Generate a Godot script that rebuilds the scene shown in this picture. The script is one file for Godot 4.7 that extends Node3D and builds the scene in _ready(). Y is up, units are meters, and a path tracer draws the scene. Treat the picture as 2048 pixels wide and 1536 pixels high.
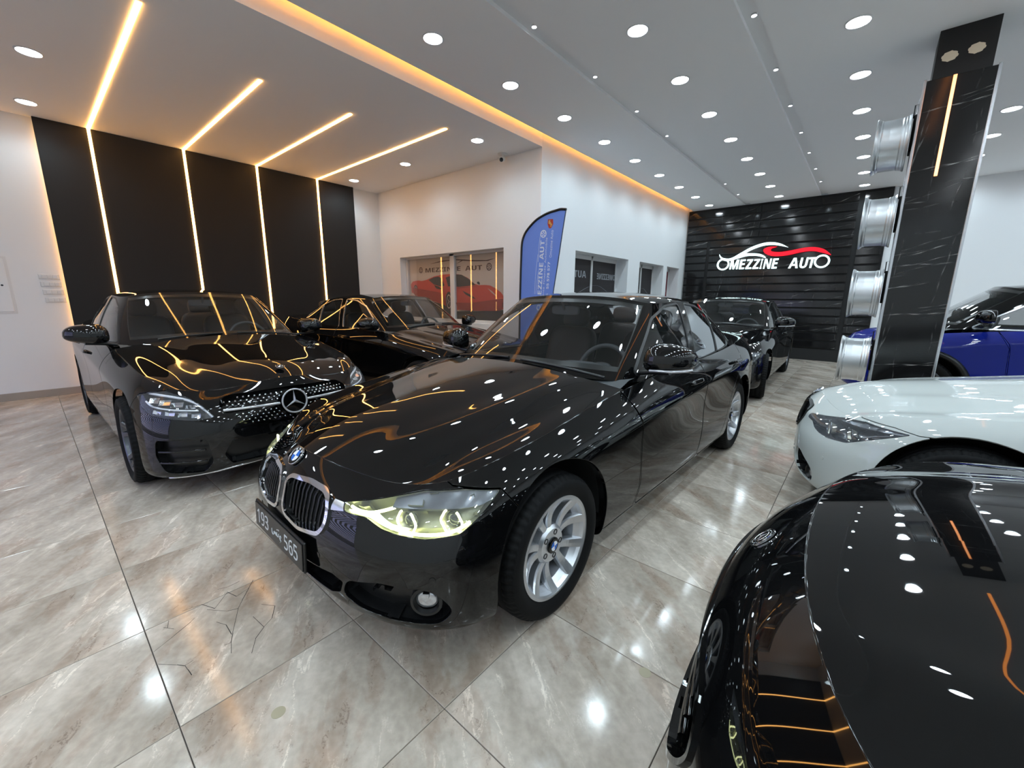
extends Node3D
# A car showroom: x to the right along the back wall, y up, z towards the viewer; metres.

const FOCAL := 819.8
var cam_x: Transform3D


func _ready() -> void:
	# camera
	var cam := Camera3D.new()
	cam.name = "camera"
	cam.fov = rad_to_deg(2.0 * atan(768.0 / FOCAL))
	cam.near = 0.02
	cam.far = 80.0
	cam_x = Transform3D(Basis.from_euler(Vector3(deg_to_rad(-11.664), deg_to_rad(40.423), deg_to_rad(0.433))), Vector3(0, 1.37, 0))
	add_child(cam)
	cam.transform = cam_x
	cam.current = true
	# sky seen through the shop front behind the viewer
	var we := WorldEnvironment.new()
	we.name = "surroundings"
	var env := Environment.new()
	env.background_mode = Environment.BG_SKY
	var sky := Sky.new()
	var sm := ProceduralSkyMaterial.new()
	sm.sky_top_color = Color(0.62, 0.66, 0.90)
	sm.sky_horizon_color = Color(0.80, 0.80, 0.95)
	sm.ground_bottom_color = Color(0.45, 0.45, 0.5)
	sm.ground_horizon_color = Color(0.6, 0.6, 0.68)
	sm.sky_energy_multiplier = 1.6
	sky.sky_material = sm
	env.sky = sky
	env.tonemap_mode = Environment.TONE_MAPPER_LINEAR
	env.tonemap_exposure = 1.25
	env.sdfgi_enabled = true
	env.ssao_enabled = true
	env.ssil_enabled = true
	we.environment = env
	add_child(we)
	materials()
	room()
	main_sedan()
	studded_sedan()
	second_sedan()
	far_sedan()
	white_coupe()
	near_car()
	blue_suv()


# ---------------------------------------------------------------- geometry kit
class Soup:
	# loose triangles: positions, normals, surface coordinates
	var p := PackedVector3Array()
	var n := PackedVector3Array()
	var q := PackedVector2Array()

	func v3(a: Vector3, b: Vector3, c: Vector3, na: Vector3, nb: Vector3, nc: Vector3, qa := Vector2.ZERO, qb := Vector2.ZERO, qc := Vector2.ZERO) -> void:
		p.append(a); p.append(b); p.append(c)
		n.append(na); n.append(nb); n.append(nc)
		q.append(qa); q.append(qb); q.append(qc)

	func tri(a: Vector3, b: Vector3, c: Vector3, out := Vector3.ZERO) -> void:
		var m := (b - a).cross(c - a)
		if m.length_squared() < 1e-18:
			return
		m = m.normalized()
		if out != Vector3.ZERO and m.dot(out) < 0.0:
			m = -m
		v3(a, b, c, m, m, m)

	func quad(a: Vector3, b: Vector3, c: Vector3, d: Vector3, out := Vector3.ZERO) -> void:
		tri(a, b, c, out)
		tri(a, c, d, out)

	func take(s: Soup, t: int) -> void:
		p.append(s.p[t]); p.append(s.p[t + 1]); p.append(s.p[t + 2])
		n.append(s.n[t]); n.append(s.n[t + 1]); n.append(s.n[t + 2])
		q.append(s.q[t]); q.append(s.q[t + 1]); q.append(s.q[t + 2])

	func join(s: Soup) -> Soup:
		p.append_array(s.p); n.append_array(s.n); q.append_array(s.q)
		return self

	func moved(x: Transform3D) -> Soup:
		var r := Soup.new()
		var b := x.basis.inverse().transposed()
		for i in p.size():
			r.p.append(x * p[i])
			r.n.append((b * n[i]).normalized())
		r.q = q.duplicate()
		return r

	func mirrored() -> Soup:
		var r := Soup.new()
		for i in p.size():
			r.p.append(Vector3(-p[i].x, p[i].y, p[i].z))
			r.n.append(Vector3(-n[i].x, n[i].y, n[i].z))
		r.q = q.duplicate()
		return r

	func both() -> Soup:
		var r := mirrored()
		return r.join(self)

	func pushed(d: float) -> Soup:
		var r := Soup.new()
		for i in p.size():
			r.p.append(p[i] - n[i] * d)
		r.n = n.duplicate()
		r.q = q.duplicate()
		return r

	func mesh() -> ArrayMesh:
		var pp := p.duplicate()
		var nn := n.duplicate()
		var qq := q.duplicate()
		for t in range(0, pp.size(), 3):
			var m := (pp[t + 1] - pp[t]).cross(pp[t + 2] - pp[t])
			if m.dot(nn[t] + nn[t + 1] + nn[t + 2]) > 0.0:
				var a := pp[t + 1]; pp[t + 1] = pp[t + 2]; pp[t + 2] = a
				var b := nn[t + 1]; nn[t + 1] = nn[t + 2]; nn[t + 2] = b
				var c := qq[t + 1]; qq[t + 1] = qq[t + 2]; qq[t + 2] = c
		var arr := []
		arr.resize(Mesh.ARRAY_MAX)
		arr[Mesh.ARRAY_VERTEX] = pp
		arr[Mesh.ARRAY_NORMAL] = nn
		arr[Mesh.ARRAY_TEX_UV] = qq
		var am := ArrayMesh.new()
		if pp.is_empty():
			return am
		am.add_surface_from_arrays(Mesh.PRIMITIVE_TRIANGLES, arr)
		return am

	# box with chamfered edges
	func box(c: Vector3, s: Vector3, ch := 0.0, x := Transform3D()) -> Soup:
		var h := s * 0.5
		var k := minf(ch, minf(h.x, minf(h.y, h.z)) * 0.98)
		var g := h - Vector3(k, k, k)
		for ax in 3:
			var u := (ax + 1) % 3
			var w := (ax + 2) % 3
			for sg in [-1.0, 1.0]:
				var f: Array[Vector3] = []
				for e in [[-1, -1], [1, -1], [1, 1], [-1, 1]]:
					var v := Vector3.ZERO
					v[ax] = sg * h[ax]
					v[u] = e[0] * g[u]
					v[w] = e[1] * g[w]
					f.append(x * (c + v))
				var o := Vector3.ZERO
				o[ax] = sg
				quad(f[0], f[1], f[2], f[3], x.basis * o)
		if k > 0.0:
			for ax in 3:
				var u := (ax + 1) % 3
				var w := (ax + 2) % 3
				for su in [-1.0, 1.0]:
					for sw in [-1.0, 1.0]:
						var f: Array[Vector3] = []
						for e in [[-1.0, 0], [1.0, 0], [1.0, 1], [-1.0, 1]]:
							var v := Vector3.ZERO
							v[ax] = e[0] * g[ax]
							v[u] = su * (h[u] if e[1] == 0 else g[u])
							v[w] = sw * (g[w] if e[1] == 0 else h[w])
							f.append(x * (c + v))
						var o := Vector3.ZERO
						o[u] = su
						o[w] = sw
						quad(f[0], f[1], f[2], f[3], x.basis * o)
			for sx in [-1.0, 1.0]:
				for sy in [-1.0, 1.0]:
					for sz in [-1.0, 1.0]:
						var d := Vector3(sx, sy, sz)
						tri(x * (c + Vector3(sx * h.x, sy * g.y, sz * g.z)), x * (c + Vector3(sx * g.x, sy * h.y, sz * g.z)), x * (c + Vector3(sx * g.x, sy * g.y, sz * h.z)), x.basis * d)
		return self

	# smooth lump: a superellipsoid of half sizes h, e near 0 boxy, 1 round
	func lump(c: Vector3, h: Vector3, e := 0.4, x := Transform3D(), nu := 20, nv := 12) -> Soup:
		var g := []
		for j in nv + 1:
			var row := PackedVector3Array()
			var t := -PI / 2 + PI * j / nv
			for i in nu + 1:
				var s := TAU * i / nu
				var ct := _pw(cos(t), e)
				row.append(x * (c + Vector3(h.x * ct * _pw(cos(s), e), h.y * _pw(sin(t), e), h.z * ct * _pw(sin(s), e))))
			g.append(row)
		return grid(g, x * c)

	static func _pw(v: float, e: float) -> float:
		return signf(v) * pow(absf(v), e)

	# smooth grid of points; normals point away from `inside` when it is given
	func grid(g: Array, inside = null, flip := false, qs = null) -> Soup:
		var nj: int = g.size()
		var ni: int = g[0].size()
		var nn := []
		for j in nj:
			var row := PackedVector3Array()
			var r0: PackedVector3Array = g[maxi(j - 1, 0)]
			var r1: PackedVector3Array = g[mini(j + 1, nj - 1)]
			var rr: PackedVector3Array = g[j]
			for i in ni:
				var du := rr[mini(i + 1, ni - 1)] - rr[maxi(i - 1, 0)]
				if i == 0 and rr[0].is_equal_approx(rr[ni - 1]) or i == ni - 1 and rr[0].is_equal_approx(rr[ni - 1]):
					du = rr[1] - rr[ni - 2]
				var dv := r1[i] - r0[i]
				if du.length_squared() < 1e-14:
					var k := maxi(j - 1, 0) if j > nj / 2 else mini(j + 1, nj - 1)
					du = g[k][(i + 1) % ni] - g[k][i - 1 if i > 0 else ni - 2]
				var m := du.cross(dv).normalized()
				if flip:
					m = -m
				if inside != null and m.dot(rr[i] - inside) < 0.0:
					m = -m
				row.append(m)
			nn.append(row)
		for j in nj - 1:
			for i in ni - 1:
				var a: Vector3 = g[j][i]
				var b: Vector3 = g[j][i + 1]
				var c: Vector3 = g[j + 1][i + 1]
				var d: Vector3 = g[j + 1][i]
				var qa := Vector2(i, j)
				var qb := Vector2(i + 1, j)
				var qc := Vector2(i + 1, j + 1)
				var qd := Vector2(i, j + 1)
				if qs != null:
					qa = qs[j][i]; qb = qs[j][i + 1]; qc = qs[j + 1][i + 1]; qd = qs[j + 1][i]
				if not a.is_equal_approx(b) and not b.is_equal_approx(c) and not a.is_equal_approx(c):
					v3(a, b, c, nn[j][i], nn[j][i + 1], nn[j + 1][i + 1], qa, qb, qc)
				if not a.is_equal_approx(c) and not c.is_equal_approx(d) and not a.is_equal_approx(d):
					v3(a, c, d, nn[j][i], nn[j + 1][i + 1], nn[j + 1][i], qa, qc, qd)
		return self

	# profile (radius, along) turned about the x axis of `x`; each stretch of the profile is smooth along its round only unless smooth is set
	func lathe(prof: PackedVector2Array, seg: int, x := Transform3D(), a0 := 0.0, a1 := TAU) -> Soup:
		for k in prof.size() - 1:
			var r0 := prof[k].x
			var r1 := prof[k + 1].x
			var h0 := prof[k].y
			var h1 := prof[k + 1].y
			var sl := Vector2(h1 - h0, -(r1 - r0)).normalized()
			for i in seg:
				var s0 := a0 + (a1 - a0) * i / seg
				var s1 := a0 + (a1 - a0) * (i + 1) / seg
				var e0 := Vector3(0, cos(s0), sin(s0))
				var e1 := Vector3(0, cos(s1), sin(s1))
				var a := x * (e0 * r0 + Vector3(h0, 0, 0))
				var b := x * (e1 * r0 + Vector3(h0, 0, 0))
				var c := x * (e1 * r1 + Vector3(h1, 0, 0))
				var d := x * (e0 * r1 + Vector3(h1, 0, 0))
				var n0 := (x.basis * (e0 * sl.x + Vector3(sl.y, 0, 0))).normalized()
				var n1 := (x.basis * (e1 * sl.x + Vector3(sl.y, 0, 0))).normalized()
				if r0 > 1e-6:
					v3(a, b, c, n0, n1, n1)
				if r1 > 1e-6:
					v3(a, c, d, n0, n1, n0)
		return self

	# round tube along points
	func tube(pts: PackedVector3Array, r: float, seg := 8, closed := false, caps := true, flat := 1.0) -> Soup:
		var g := []
		var m := pts.size()
		if m < 2:
			return self
		var up := Vector3.UP
		var first := (pts[1] - pts[0]).normalized()
		if absf(first.dot(up)) > 0.9:
			up = Vector3.RIGHT
		for k in m:
			var t: Vector3
			if closed:
				t = pts[(k + 1) % m] - pts[(k + m - 1) % m]
			else:
				t = pts[mini(k + 1, m - 1)] - pts[maxi(k - 1, 0)]
			t = t.normalized()
			var s := t.cross(up).normalized()
			up = s.cross(t).normalized()
			var row := PackedVector3Array()
			for i in seg + 1:
				var a := TAU * i / seg
				row.append(pts[k] + s * cos(a) * r + up * sin(a) * r * flat)
			g.append(row)
		if closed:
			g.append(g[0].duplicate())
		var s2 := Soup.new()
		for k in g.size() - 1:
			var c0: Vector3 = pts[k]
			var c1: Vector3 = pts[(k + 1) % m]
			for i in seg:
				var a: Vector3 = g[k][i]; var b: Vector3 = g[k][i + 1]; var c: Vector3 = g[k + 1][i + 1]; var d: Vector3 = g[k + 1][i]
				s2.v3(a, b, c, (a - c0).normalized(), (b - c0).normalized(), (c - c1).normalized())
				s2.v3(a, c, d, (a - c0).normalized(), (c - c1).normalized(), (d - c1).normalized())
		if caps and not closed:
			for e in [0, m - 1]:
				var o: Vector3 = (pts[0] - pts[1]) if e == 0 else (pts[m - 1] - pts[m - 2])
				for i in seg:
					s2.tri(pts[e], g[e][i], g[e][i + 1], o)
		return join(s2)

	# flat polygon in the x y plane of `x`, from z0 to z1
	func prism(poly: PackedVector2Array, z0: float, z1: float, x := Transform3D(), sides := true) -> Soup:
		var ix := Geometry2D.triangulate_polygon(poly)
		for k in range(0, ix.size(), 3):
			for z in ([z0, z1] if sides else [z1]):
				var o := x.basis * Vector3(0, 0, 1.0 if z == z1 else -1.0)
				if z1 < z0:
					o = -o
				tri(x * Vector3(poly[ix[k]].x, poly[ix[k]].y, z), x * Vector3(poly[ix[k + 1]].x, poly[ix[k + 1]].y, z), x * Vector3(poly[ix[k + 2]].x, poly[ix[k + 2]].y, z), o)
		if sides:
			var cw := -1.0 if Geometry2D.is_polygon_clockwise(poly) else 1.0
			for i in poly.size():
				var a := poly[i]
				var b := poly[(i + 1) % poly.size()]
				var o2 := Vector3(b.y - a.y, a.x - b.x, 0) * cw
				quad(x * Vector3(a.x, a.y, z0), x * Vector3(b.x, b.y, z0), x * Vector3(b.x, b.y, z1), x * Vector3(a.x, a.y, z1), x.basis * o2)
		return self

	# open edges: key -> (first corner, second corner, third corner of the triangle)
	func open_edges() -> Array:
		var ids := {}
		var id := PackedInt32Array()
		id.resize(p.size())
		for i in p.size():
			var key := Vector3i((p[i] * 20000.0).round())
			var got = ids.get(key)
			if got == null:
				got = ids.size()
				ids[key] = got
			id[i] = got
		var seen := {}
		for t in range(0, p.size(), 3):
			for k in 3:
				var i := t + k
				var j := t + (k + 1) % 3
				var a := id[i]
				var b := id[j]
				if a == b:
					continue
				var key := (a << 24) | b if a < b else (b << 24) | a
				if seen.has(key):
					seen.erase(key)
				else:
					seen[key] = Vector3i(i, j, t + (k + 2) % 3)
		return seen.values()

	# walls from the open edges, pushed inward by d
	func skirted(d: float) -> Soup:
		var r := Soup.new().join(self)
		for e: Vector3i in open_edges():
			var a := p[e.x]
			var b := p[e.y]
			var a2 := a - n[e.x] * d
			var b2 := b - n[e.y] * d
			var m := (b - a).cross(a2 - a)
			if m.length_squared() < 1e-16:
				continue
			m = m.normalized()
			r.v3(a, b, b2, m, m, m)
			r.v3(a, b2, a2, m, m, m)
		return r

	# the same with the edge of the sheet rolled over
	func rolled(d: float, rad := 0.002) -> Soup:
		var r := Soup.new().join(self)
		for e: Vector3i in open_edges():
			var a := p[e.x]
			var b := p[e.y]
			if (b - a).length_squared() < 1e-12:
				continue
			var na := n[e.x]
			var nb := n[e.y]
			var oa := (b - a).cross(na).normalized()
			var ob := (b - a).cross(nb).normalized()
			if oa.dot(p[e.z] - a) > 0.0:
				oa = -oa
				ob = -ob
			var pa := a
			var pb := b
			var qa := na
			var qb := nb
			for k in 2:
				var t := PI / 4 * (k + 1)
				var ra := a + oa * rad * sin(t) - na * rad * (1.0 - cos(t))
				var rb := b + ob * rad * sin(t) - nb * rad * (1.0 - cos(t))
				var ma := (na * cos(t) + oa * sin(t)).normalized()
				var mb := (nb * cos(t) + ob * sin(t)).normalized()
				r.v3(pa, pb, rb, qa, qb, mb)
				r.v3(pa, rb, ra, qa, mb, ma)
				pa = ra
				pb = rb
				qa = ma
				qb = mb
			r.v3(pa, pb, pb - nb * d, qa, qb, ob)
			r.v3(pa, pb - nb * d, pa - na * d, qa, ob, oa)
		return r


# modes: 0 side view (z, y), 1 wrapped (way round the body, y), 2 front view (x, y), 3 surface coordinates, 4 from above (x, z)
func flat2(p: Vector3, q: Vector2, mode: int) -> Vector2:
	match mode:
		0: return Vector2(p.z, p.y)
		1: return Vector2(q.x, p.y)
		2: return Vector2(p.x, p.y)
		4: return Vector2(p.x, p.z)
	return q


func flat_all(s: Soup, mode: int) -> PackedVector2Array:
	var r := PackedVector2Array()
	if mode == 3:
		return s.q
	r.resize(s.p.size())
	if mode == 0:
		for i in s.p.size():
			r[i] = Vector2(s.p[i].z, s.p[i].y)
	elif mode == 1:
		for i in s.p.size():
			r[i] = Vector2(s.q[i].x, s.p[i].y)
	else:
		for i in s.p.size():
			r[i] = flat2(s.p[i], s.q[i], mode)
	return r


func cut(s: Soup, poly: PackedVector2Array, mode: int) -> Array[Soup]:
	var ins := Soup.new()
	var out := Soup.new()
	var lo := poly[0]
	var hi := poly[0]
	for v in poly:
		lo = lo.min(v)
		hi = hi.max(v)
	var m := poly.size()
	var fl := flat_all(s, mode)
	for t in range(0, s.p.size(), 3):
		var a := fl[t]
		var b := fl[t + 1]
		var c := fl[t + 2]
		var tl := a.min(b).min(c)
		var th := a.max(b).max(c)
		if th.x < lo.x or tl.x > hi.x or th.y < lo.y or tl.y > hi.y:
			out.take(s, t)
			continue
		var touch := false
		for k in m:
			var e := poly[k]
			var f := poly[(k + 1) % m]
			if maxf(e.x, f.x) >= tl.x and minf(e.x, f.x) <= th.x and maxf(e.y, f.y) >= tl.y and minf(e.y, f.y) <= th.y:
				touch = true
				break
		var area := (b - a).cross(c - a)
		if not touch or absf(area) < 1e-10:
			if Geometry2D.is_point_in_polygon((a + b + c) / 3.0, poly):
				ins.take(s, t)
			else:
				out.take(s, t)
			continue
		var tri := PackedVector2Array([a, b, c])
		for w in 2:
			var got: Array = Geometry2D.intersect_polygons(tri, poly) if w == 0 else Geometry2D.clip_polygons(tri, poly)
			var to := ins if w == 0 else out
			for g in got:
				var ix := Geometry2D.triangulate_polygon(g)
				for k in range(0, ix.size(), 3):
					for z in 3:
						var v: Vector2 = g[ix[k + z]]
						var wb := (v - a).cross(c - a) / area
						var wc := (b - a).cross(v - a) / area
						var wa := 1.0 - wb - wc
						to.p.append(s.p[t] * wa + s.p[t + 1] * wb + s.p[t + 2] * wc)
						to.n.append((s.n[t] * wa + s.n[t + 1] * wb + s.n[t + 2] * wc).normalized())
						to.q.append(s.q[t] * wa + s.q[t + 1] * wb + s.q[t + 2] * wc)
	return [ins, out]


# cuts out a panel and leaves a shut line of width gap: [panel, rest]
func panel(s: Soup, poly: PackedVector2Array, mode: int, gap := 0.004) -> Array[Soup]:
	var big := grown(poly, gap * 0.5)
	var small := grown(poly, -gap * 0.5)
	var r := cut(s, big, mode)
	return [cut(r[0], small, mode)[0], r[1]]


func grown(poly: PackedVector2Array, d: float) -> PackedVector2Array:
	var r := Geometry2D.offset_polygon(poly, d, Geometry2D.JOIN_MITER)
	if r.is_empty():
		return poly
	var best: PackedVector2Array = r[0]
	for k in r:
		if k.size() > best.size():
			best = k
	return best


func V2(a: Array) -> PackedVector2Array:
	var r := PackedVector2Array()
	for k in range(0, a.size(), 2):
		r.append(Vector2(a[k], a[k + 1]))
	return r


# closed polygon with rounded corners
func rounded(poly: PackedVector2Array, rad: float, steps := 5) -> PackedVector2Array:
	var r := PackedVector2Array()
	var m := poly.size()
	for k in m:
		var b := poly[k]
		var a := poly[(k + m - 1) % m]
		var c := poly[(k + 1) % m]
		var da := minf(rad, (a - b).length() * 0.45)
		var dc := minf(rad, (c - b).length() * 0.45)
		var pa := b + (a - b).normalized() * da
		var pc := b + (c - b).normalized() * dc
		for i in steps + 1:
			var t := float(i) / steps
			r.append(pa.lerp(b, t).lerp(b.lerp(pc, t), t))
	return r


func circle2(c: Vector2, r: float, seg := 48) -> PackedVector2Array:
	var o := PackedVector2Array()
	for i in seg:
		o.append(c + Vector2(cos(TAU * i / seg), sin(TAU * i / seg)) * r)
	return o


# smooth curve through points
func smooth3(pts: Array, per: int, closed := false) -> PackedVector3Array:
	var r := PackedVector3Array()
	var m := pts.size()
	for k in (m if closed else m - 1):
		var a: Vector3 = pts[(k + m - 1) % m] if closed else pts[maxi(k - 1, 0)]
		var b: Vector3 = pts[k]
		var c: Vector3 = pts[(k + 1) % m]
		var d: Vector3 = pts[(k + 2) % m] if closed else pts[mini(k + 2, m - 1)]
		for i in per:
			r.append(b.cubic_interpolate(c, a, d, float(i) / per))
	if not closed:
		r.append(pts[m - 1])
	return r


func smooth2(pts: Array, per: int, closed := false) -> PackedVector2Array:
	var p3 := []
	for k in range(0, pts.size(), 2):
		p3.append(Vector3(pts[k], pts[k + 1], 0))
	var r := PackedVector2Array()
	for v in smooth3(p3, per, closed):
		r.append(Vector2(v.x, v.y))
	return r


# uniform cubic B-spline through a net[row][column]; the first and last columns lie on the middle plane of the car, rows end on the net
func bspline_net(net: Array, nu: int, nv: int, mirror_ends := true) -> Array:
	var along := []
	for row: Array in net:
		var e := []
		var m := row.size()
		if mirror_ends:
			e.append(Vector3(-row[1].x, row[1].y, row[1].z))
			e.append_array(row)
			e.append(Vector3(-row[m - 2].x, row[m - 2].y, row[m - 2].z))
		else:
			e.append(row[0] * 2.0 - row[1])
			e.append_array(row)
			e.append(row[m - 1] * 2.0 - row[m - 2])
		along.append(bs_line(e, nu))
	var cols: int = along[0].size()
	var r := []
	for j in (net.size() - 1) * nv + 1:
		r.append(PackedVector3Array())
	for i in cols:
		var e := []
		var m := along.size()
		e.append(along[0][i] * 2.0 - along[1][i])
		for j in m:
			e.append(along[j][i])
		e.append(along[m - 1][i] * 2.0 - along[m - 2][i])
		var l := bs_line(e, nv)
		for j in l.size():
			r[j].append(l[j])
	return r


func bs_line(e: Array, per: int) -> PackedVector3Array:
	var r := PackedVector3Array()
	for k in e.size() - 3:
		for i in (per + 1 if k == e.size() - 4 else per):
			var t := float(i) / per
			var t2 := t * t
			var t3 := t2 * t
			r.append((e[k] * (1.0 - 3.0 * t + 3.0 * t2 - t3) + e[k + 1] * (3.0 * t3 - 6.0 * t2 + 4.0) + e[k + 2] * (-3.0 * t3 + 3.0 * t2 + 3.0 * t + 1.0) + e[k + 3] * t3) / 6.0)
	return r


# ---------------------------------------------------------------- names and nodes
var taken := {}


func numbered(called: String) -> String:
	taken[called] = taken.get(called, 0) + 1
	return called if taken[called] == 1 else "%s_%03d" % [called, taken[called] - 1]


func thing(called: String, label: String, category: String, at := Transform3D(), group := "") -> Node3D:
	var o := Node3D.new()
	o.name = numbered(called)
	add_child(o)
	o.transform = at
	tag(o, label, category, group)
	return o


func tag(o: Node3D, label: String, category: String, group := "") -> Node3D:
	o.set_meta("label", label)
	o.set_meta("category", category)
	if group:
		o.set_meta("group", group)
	return o


func part(parent: Node3D, called: String, s, m: Material, x := Transform3D(), label := "") -> MeshInstance3D:
	var o := MeshInstance3D.new()
	o.mesh = s.mesh() if s is Soup else s
	o.material_override = null
	for k in o.mesh.get_surface_count():
		o.set_surface_override_material(k, m)
	o.name = called if parent != self else numbered(called)
	o.transform = x
	if o.mesh.get_surface_count():
		parent.add_child(o, true)
	if label:
		o.set_meta("label", label)
	return o


func struct(called: String, s, m: Material, parent: Node3D = self) -> MeshInstance3D:
	var o := part(parent, called, s, m)
	if parent == self:
		o.set_meta("kind", "structure")
	return o


func frame(called: String, parent: Node3D, x := Transform3D()) -> Node3D:
	var o := Node3D.new()
	o.name = called
	parent.add_child(o, true)
	o.transform = x
	return o


# ---------------------------------------------------------------- materials
var M := {}


func mat(key: String, c: Color, rough := 0.5, metal := 0.0, spec := 0.5) -> StandardMaterial3D:
	var m := StandardMaterial3D.new()
	m.resource_name = key
	m.albedo_color = c
	m.roughness = rough
	m.metallic = metal
	m.metallic_specular = spec
	M[key] = m
	return m


func glow(key: String, c: Color, e: float) -> StandardMaterial3D:
	var m := mat(key, Color(0.8, 0.8, 0.8), 0.5)
	m.emission_enabled = true
	m.emission = c
	m.emission_energy_multiplier = e
	return m


func pane(key: String, c: Color, rough := 0.0) -> StandardMaterial3D:
	var m := mat(key, c, rough)
	m.transparency = BaseMaterial3D.TRANSPARENCY_ALPHA
	return m


# flat lettering, standing in the x y plane of the parent, centred on its middle
func lettering(text: String, h: float, bold: bool, m: Material, parent: Node3D, x: Transform3D, called := "lettering", depth := 0.002, width := 0.0) -> MeshInstance3D:
	var f := SystemFont.new()
	f.font_names = PackedStringArray(["Droid Sans"])
	f.font_weight = 700 if bold else 400
	var t := TextMesh.new()
	t.font = f
	t.font_size = 64
	t.text = text
	t.depth = 1.0
	t.pixel_size = 0.01
	t.curve_step = 1.0
	var b := t.get_aabb()
	var k := h / b.size.y if b.size.y > 0.0 else 1.0
	var kx := k if width <= 0.0 else width / b.size.x
	var o := MeshInstance3D.new()
	o.mesh = t
	for i in t.get_surface_count():
		t.surface_set_material(i, m)
	t.material = m
	o.name = called
	var c := b.get_center()
	o.transform = x * Transform3D(Basis.from_scale(Vector3(kx, k, depth)), Vector3(-c.x * kx, -c.y * k, 0))
	parent.add_child(o, true)
	return o
# ---------------------------------------------------------------- car bodies
func arc(l: PackedVector3Array, t: float) -> Vector3:
	var f := clampf(t, 0.0, 1.0) * (l.size() - 1)
	var k := mini(int(f), l.size() - 2)
	return l[k].lerp(l[k + 1], f - k)


# half of a panel between its middle line c0, its side c1, its front edge d0 and its rear edge d1 (d from the middle to the side)
func coons(c0: PackedVector3Array, c1: PackedVector3Array, d0: PackedVector3Array, d1: PackedVector3Array, ns: int, nt: int, s1 := 1.0, t0 := 0.0, t1 := 1.0, bump := []) -> Array:
	var g := []
	for j in nt + 1:
		var t := lerpf(t0, t1, float(j) / nt)
		var row := PackedVector3Array()
		var a := arc(c0, t)
		var b := arc(c1, t)
		for i in ns + 1:
			var s := s1 * i / ns
			var e := s * s
			var f := arc(d0, s)
			var h := arc(d1, s)
			var v := Vector3.ZERO
			for ax in 3:
				var w := s if ax == 0 else e
				var cc := lerpf(a[ax], b[ax], w)
				var dd := lerpf(f[ax], h[ax], t)
				var bb := lerpf(lerpf(d0[0][ax], d0[d0.size() - 1][ax], w), lerpf(d1[0][ax], d1[d1.size() - 1][ax], w), t)
				v[ax] = cc + dd - bb
			for r: Array in bump:
				v.y += r[0] * exp(-pow((s - lerpf(r[1], r[2], t)) / r[3], 2.0)) * pow(maxf(sin(PI * t), 0.0), 0.6)
			row.append(v)
		g.append(row)
	return g


func sub(l: PackedVector3Array, a: int, b: int) -> PackedVector3Array:
	var r := PackedVector3Array()
	for k in range(a, b + 1):
		r.append(l[k])
	return r


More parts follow.
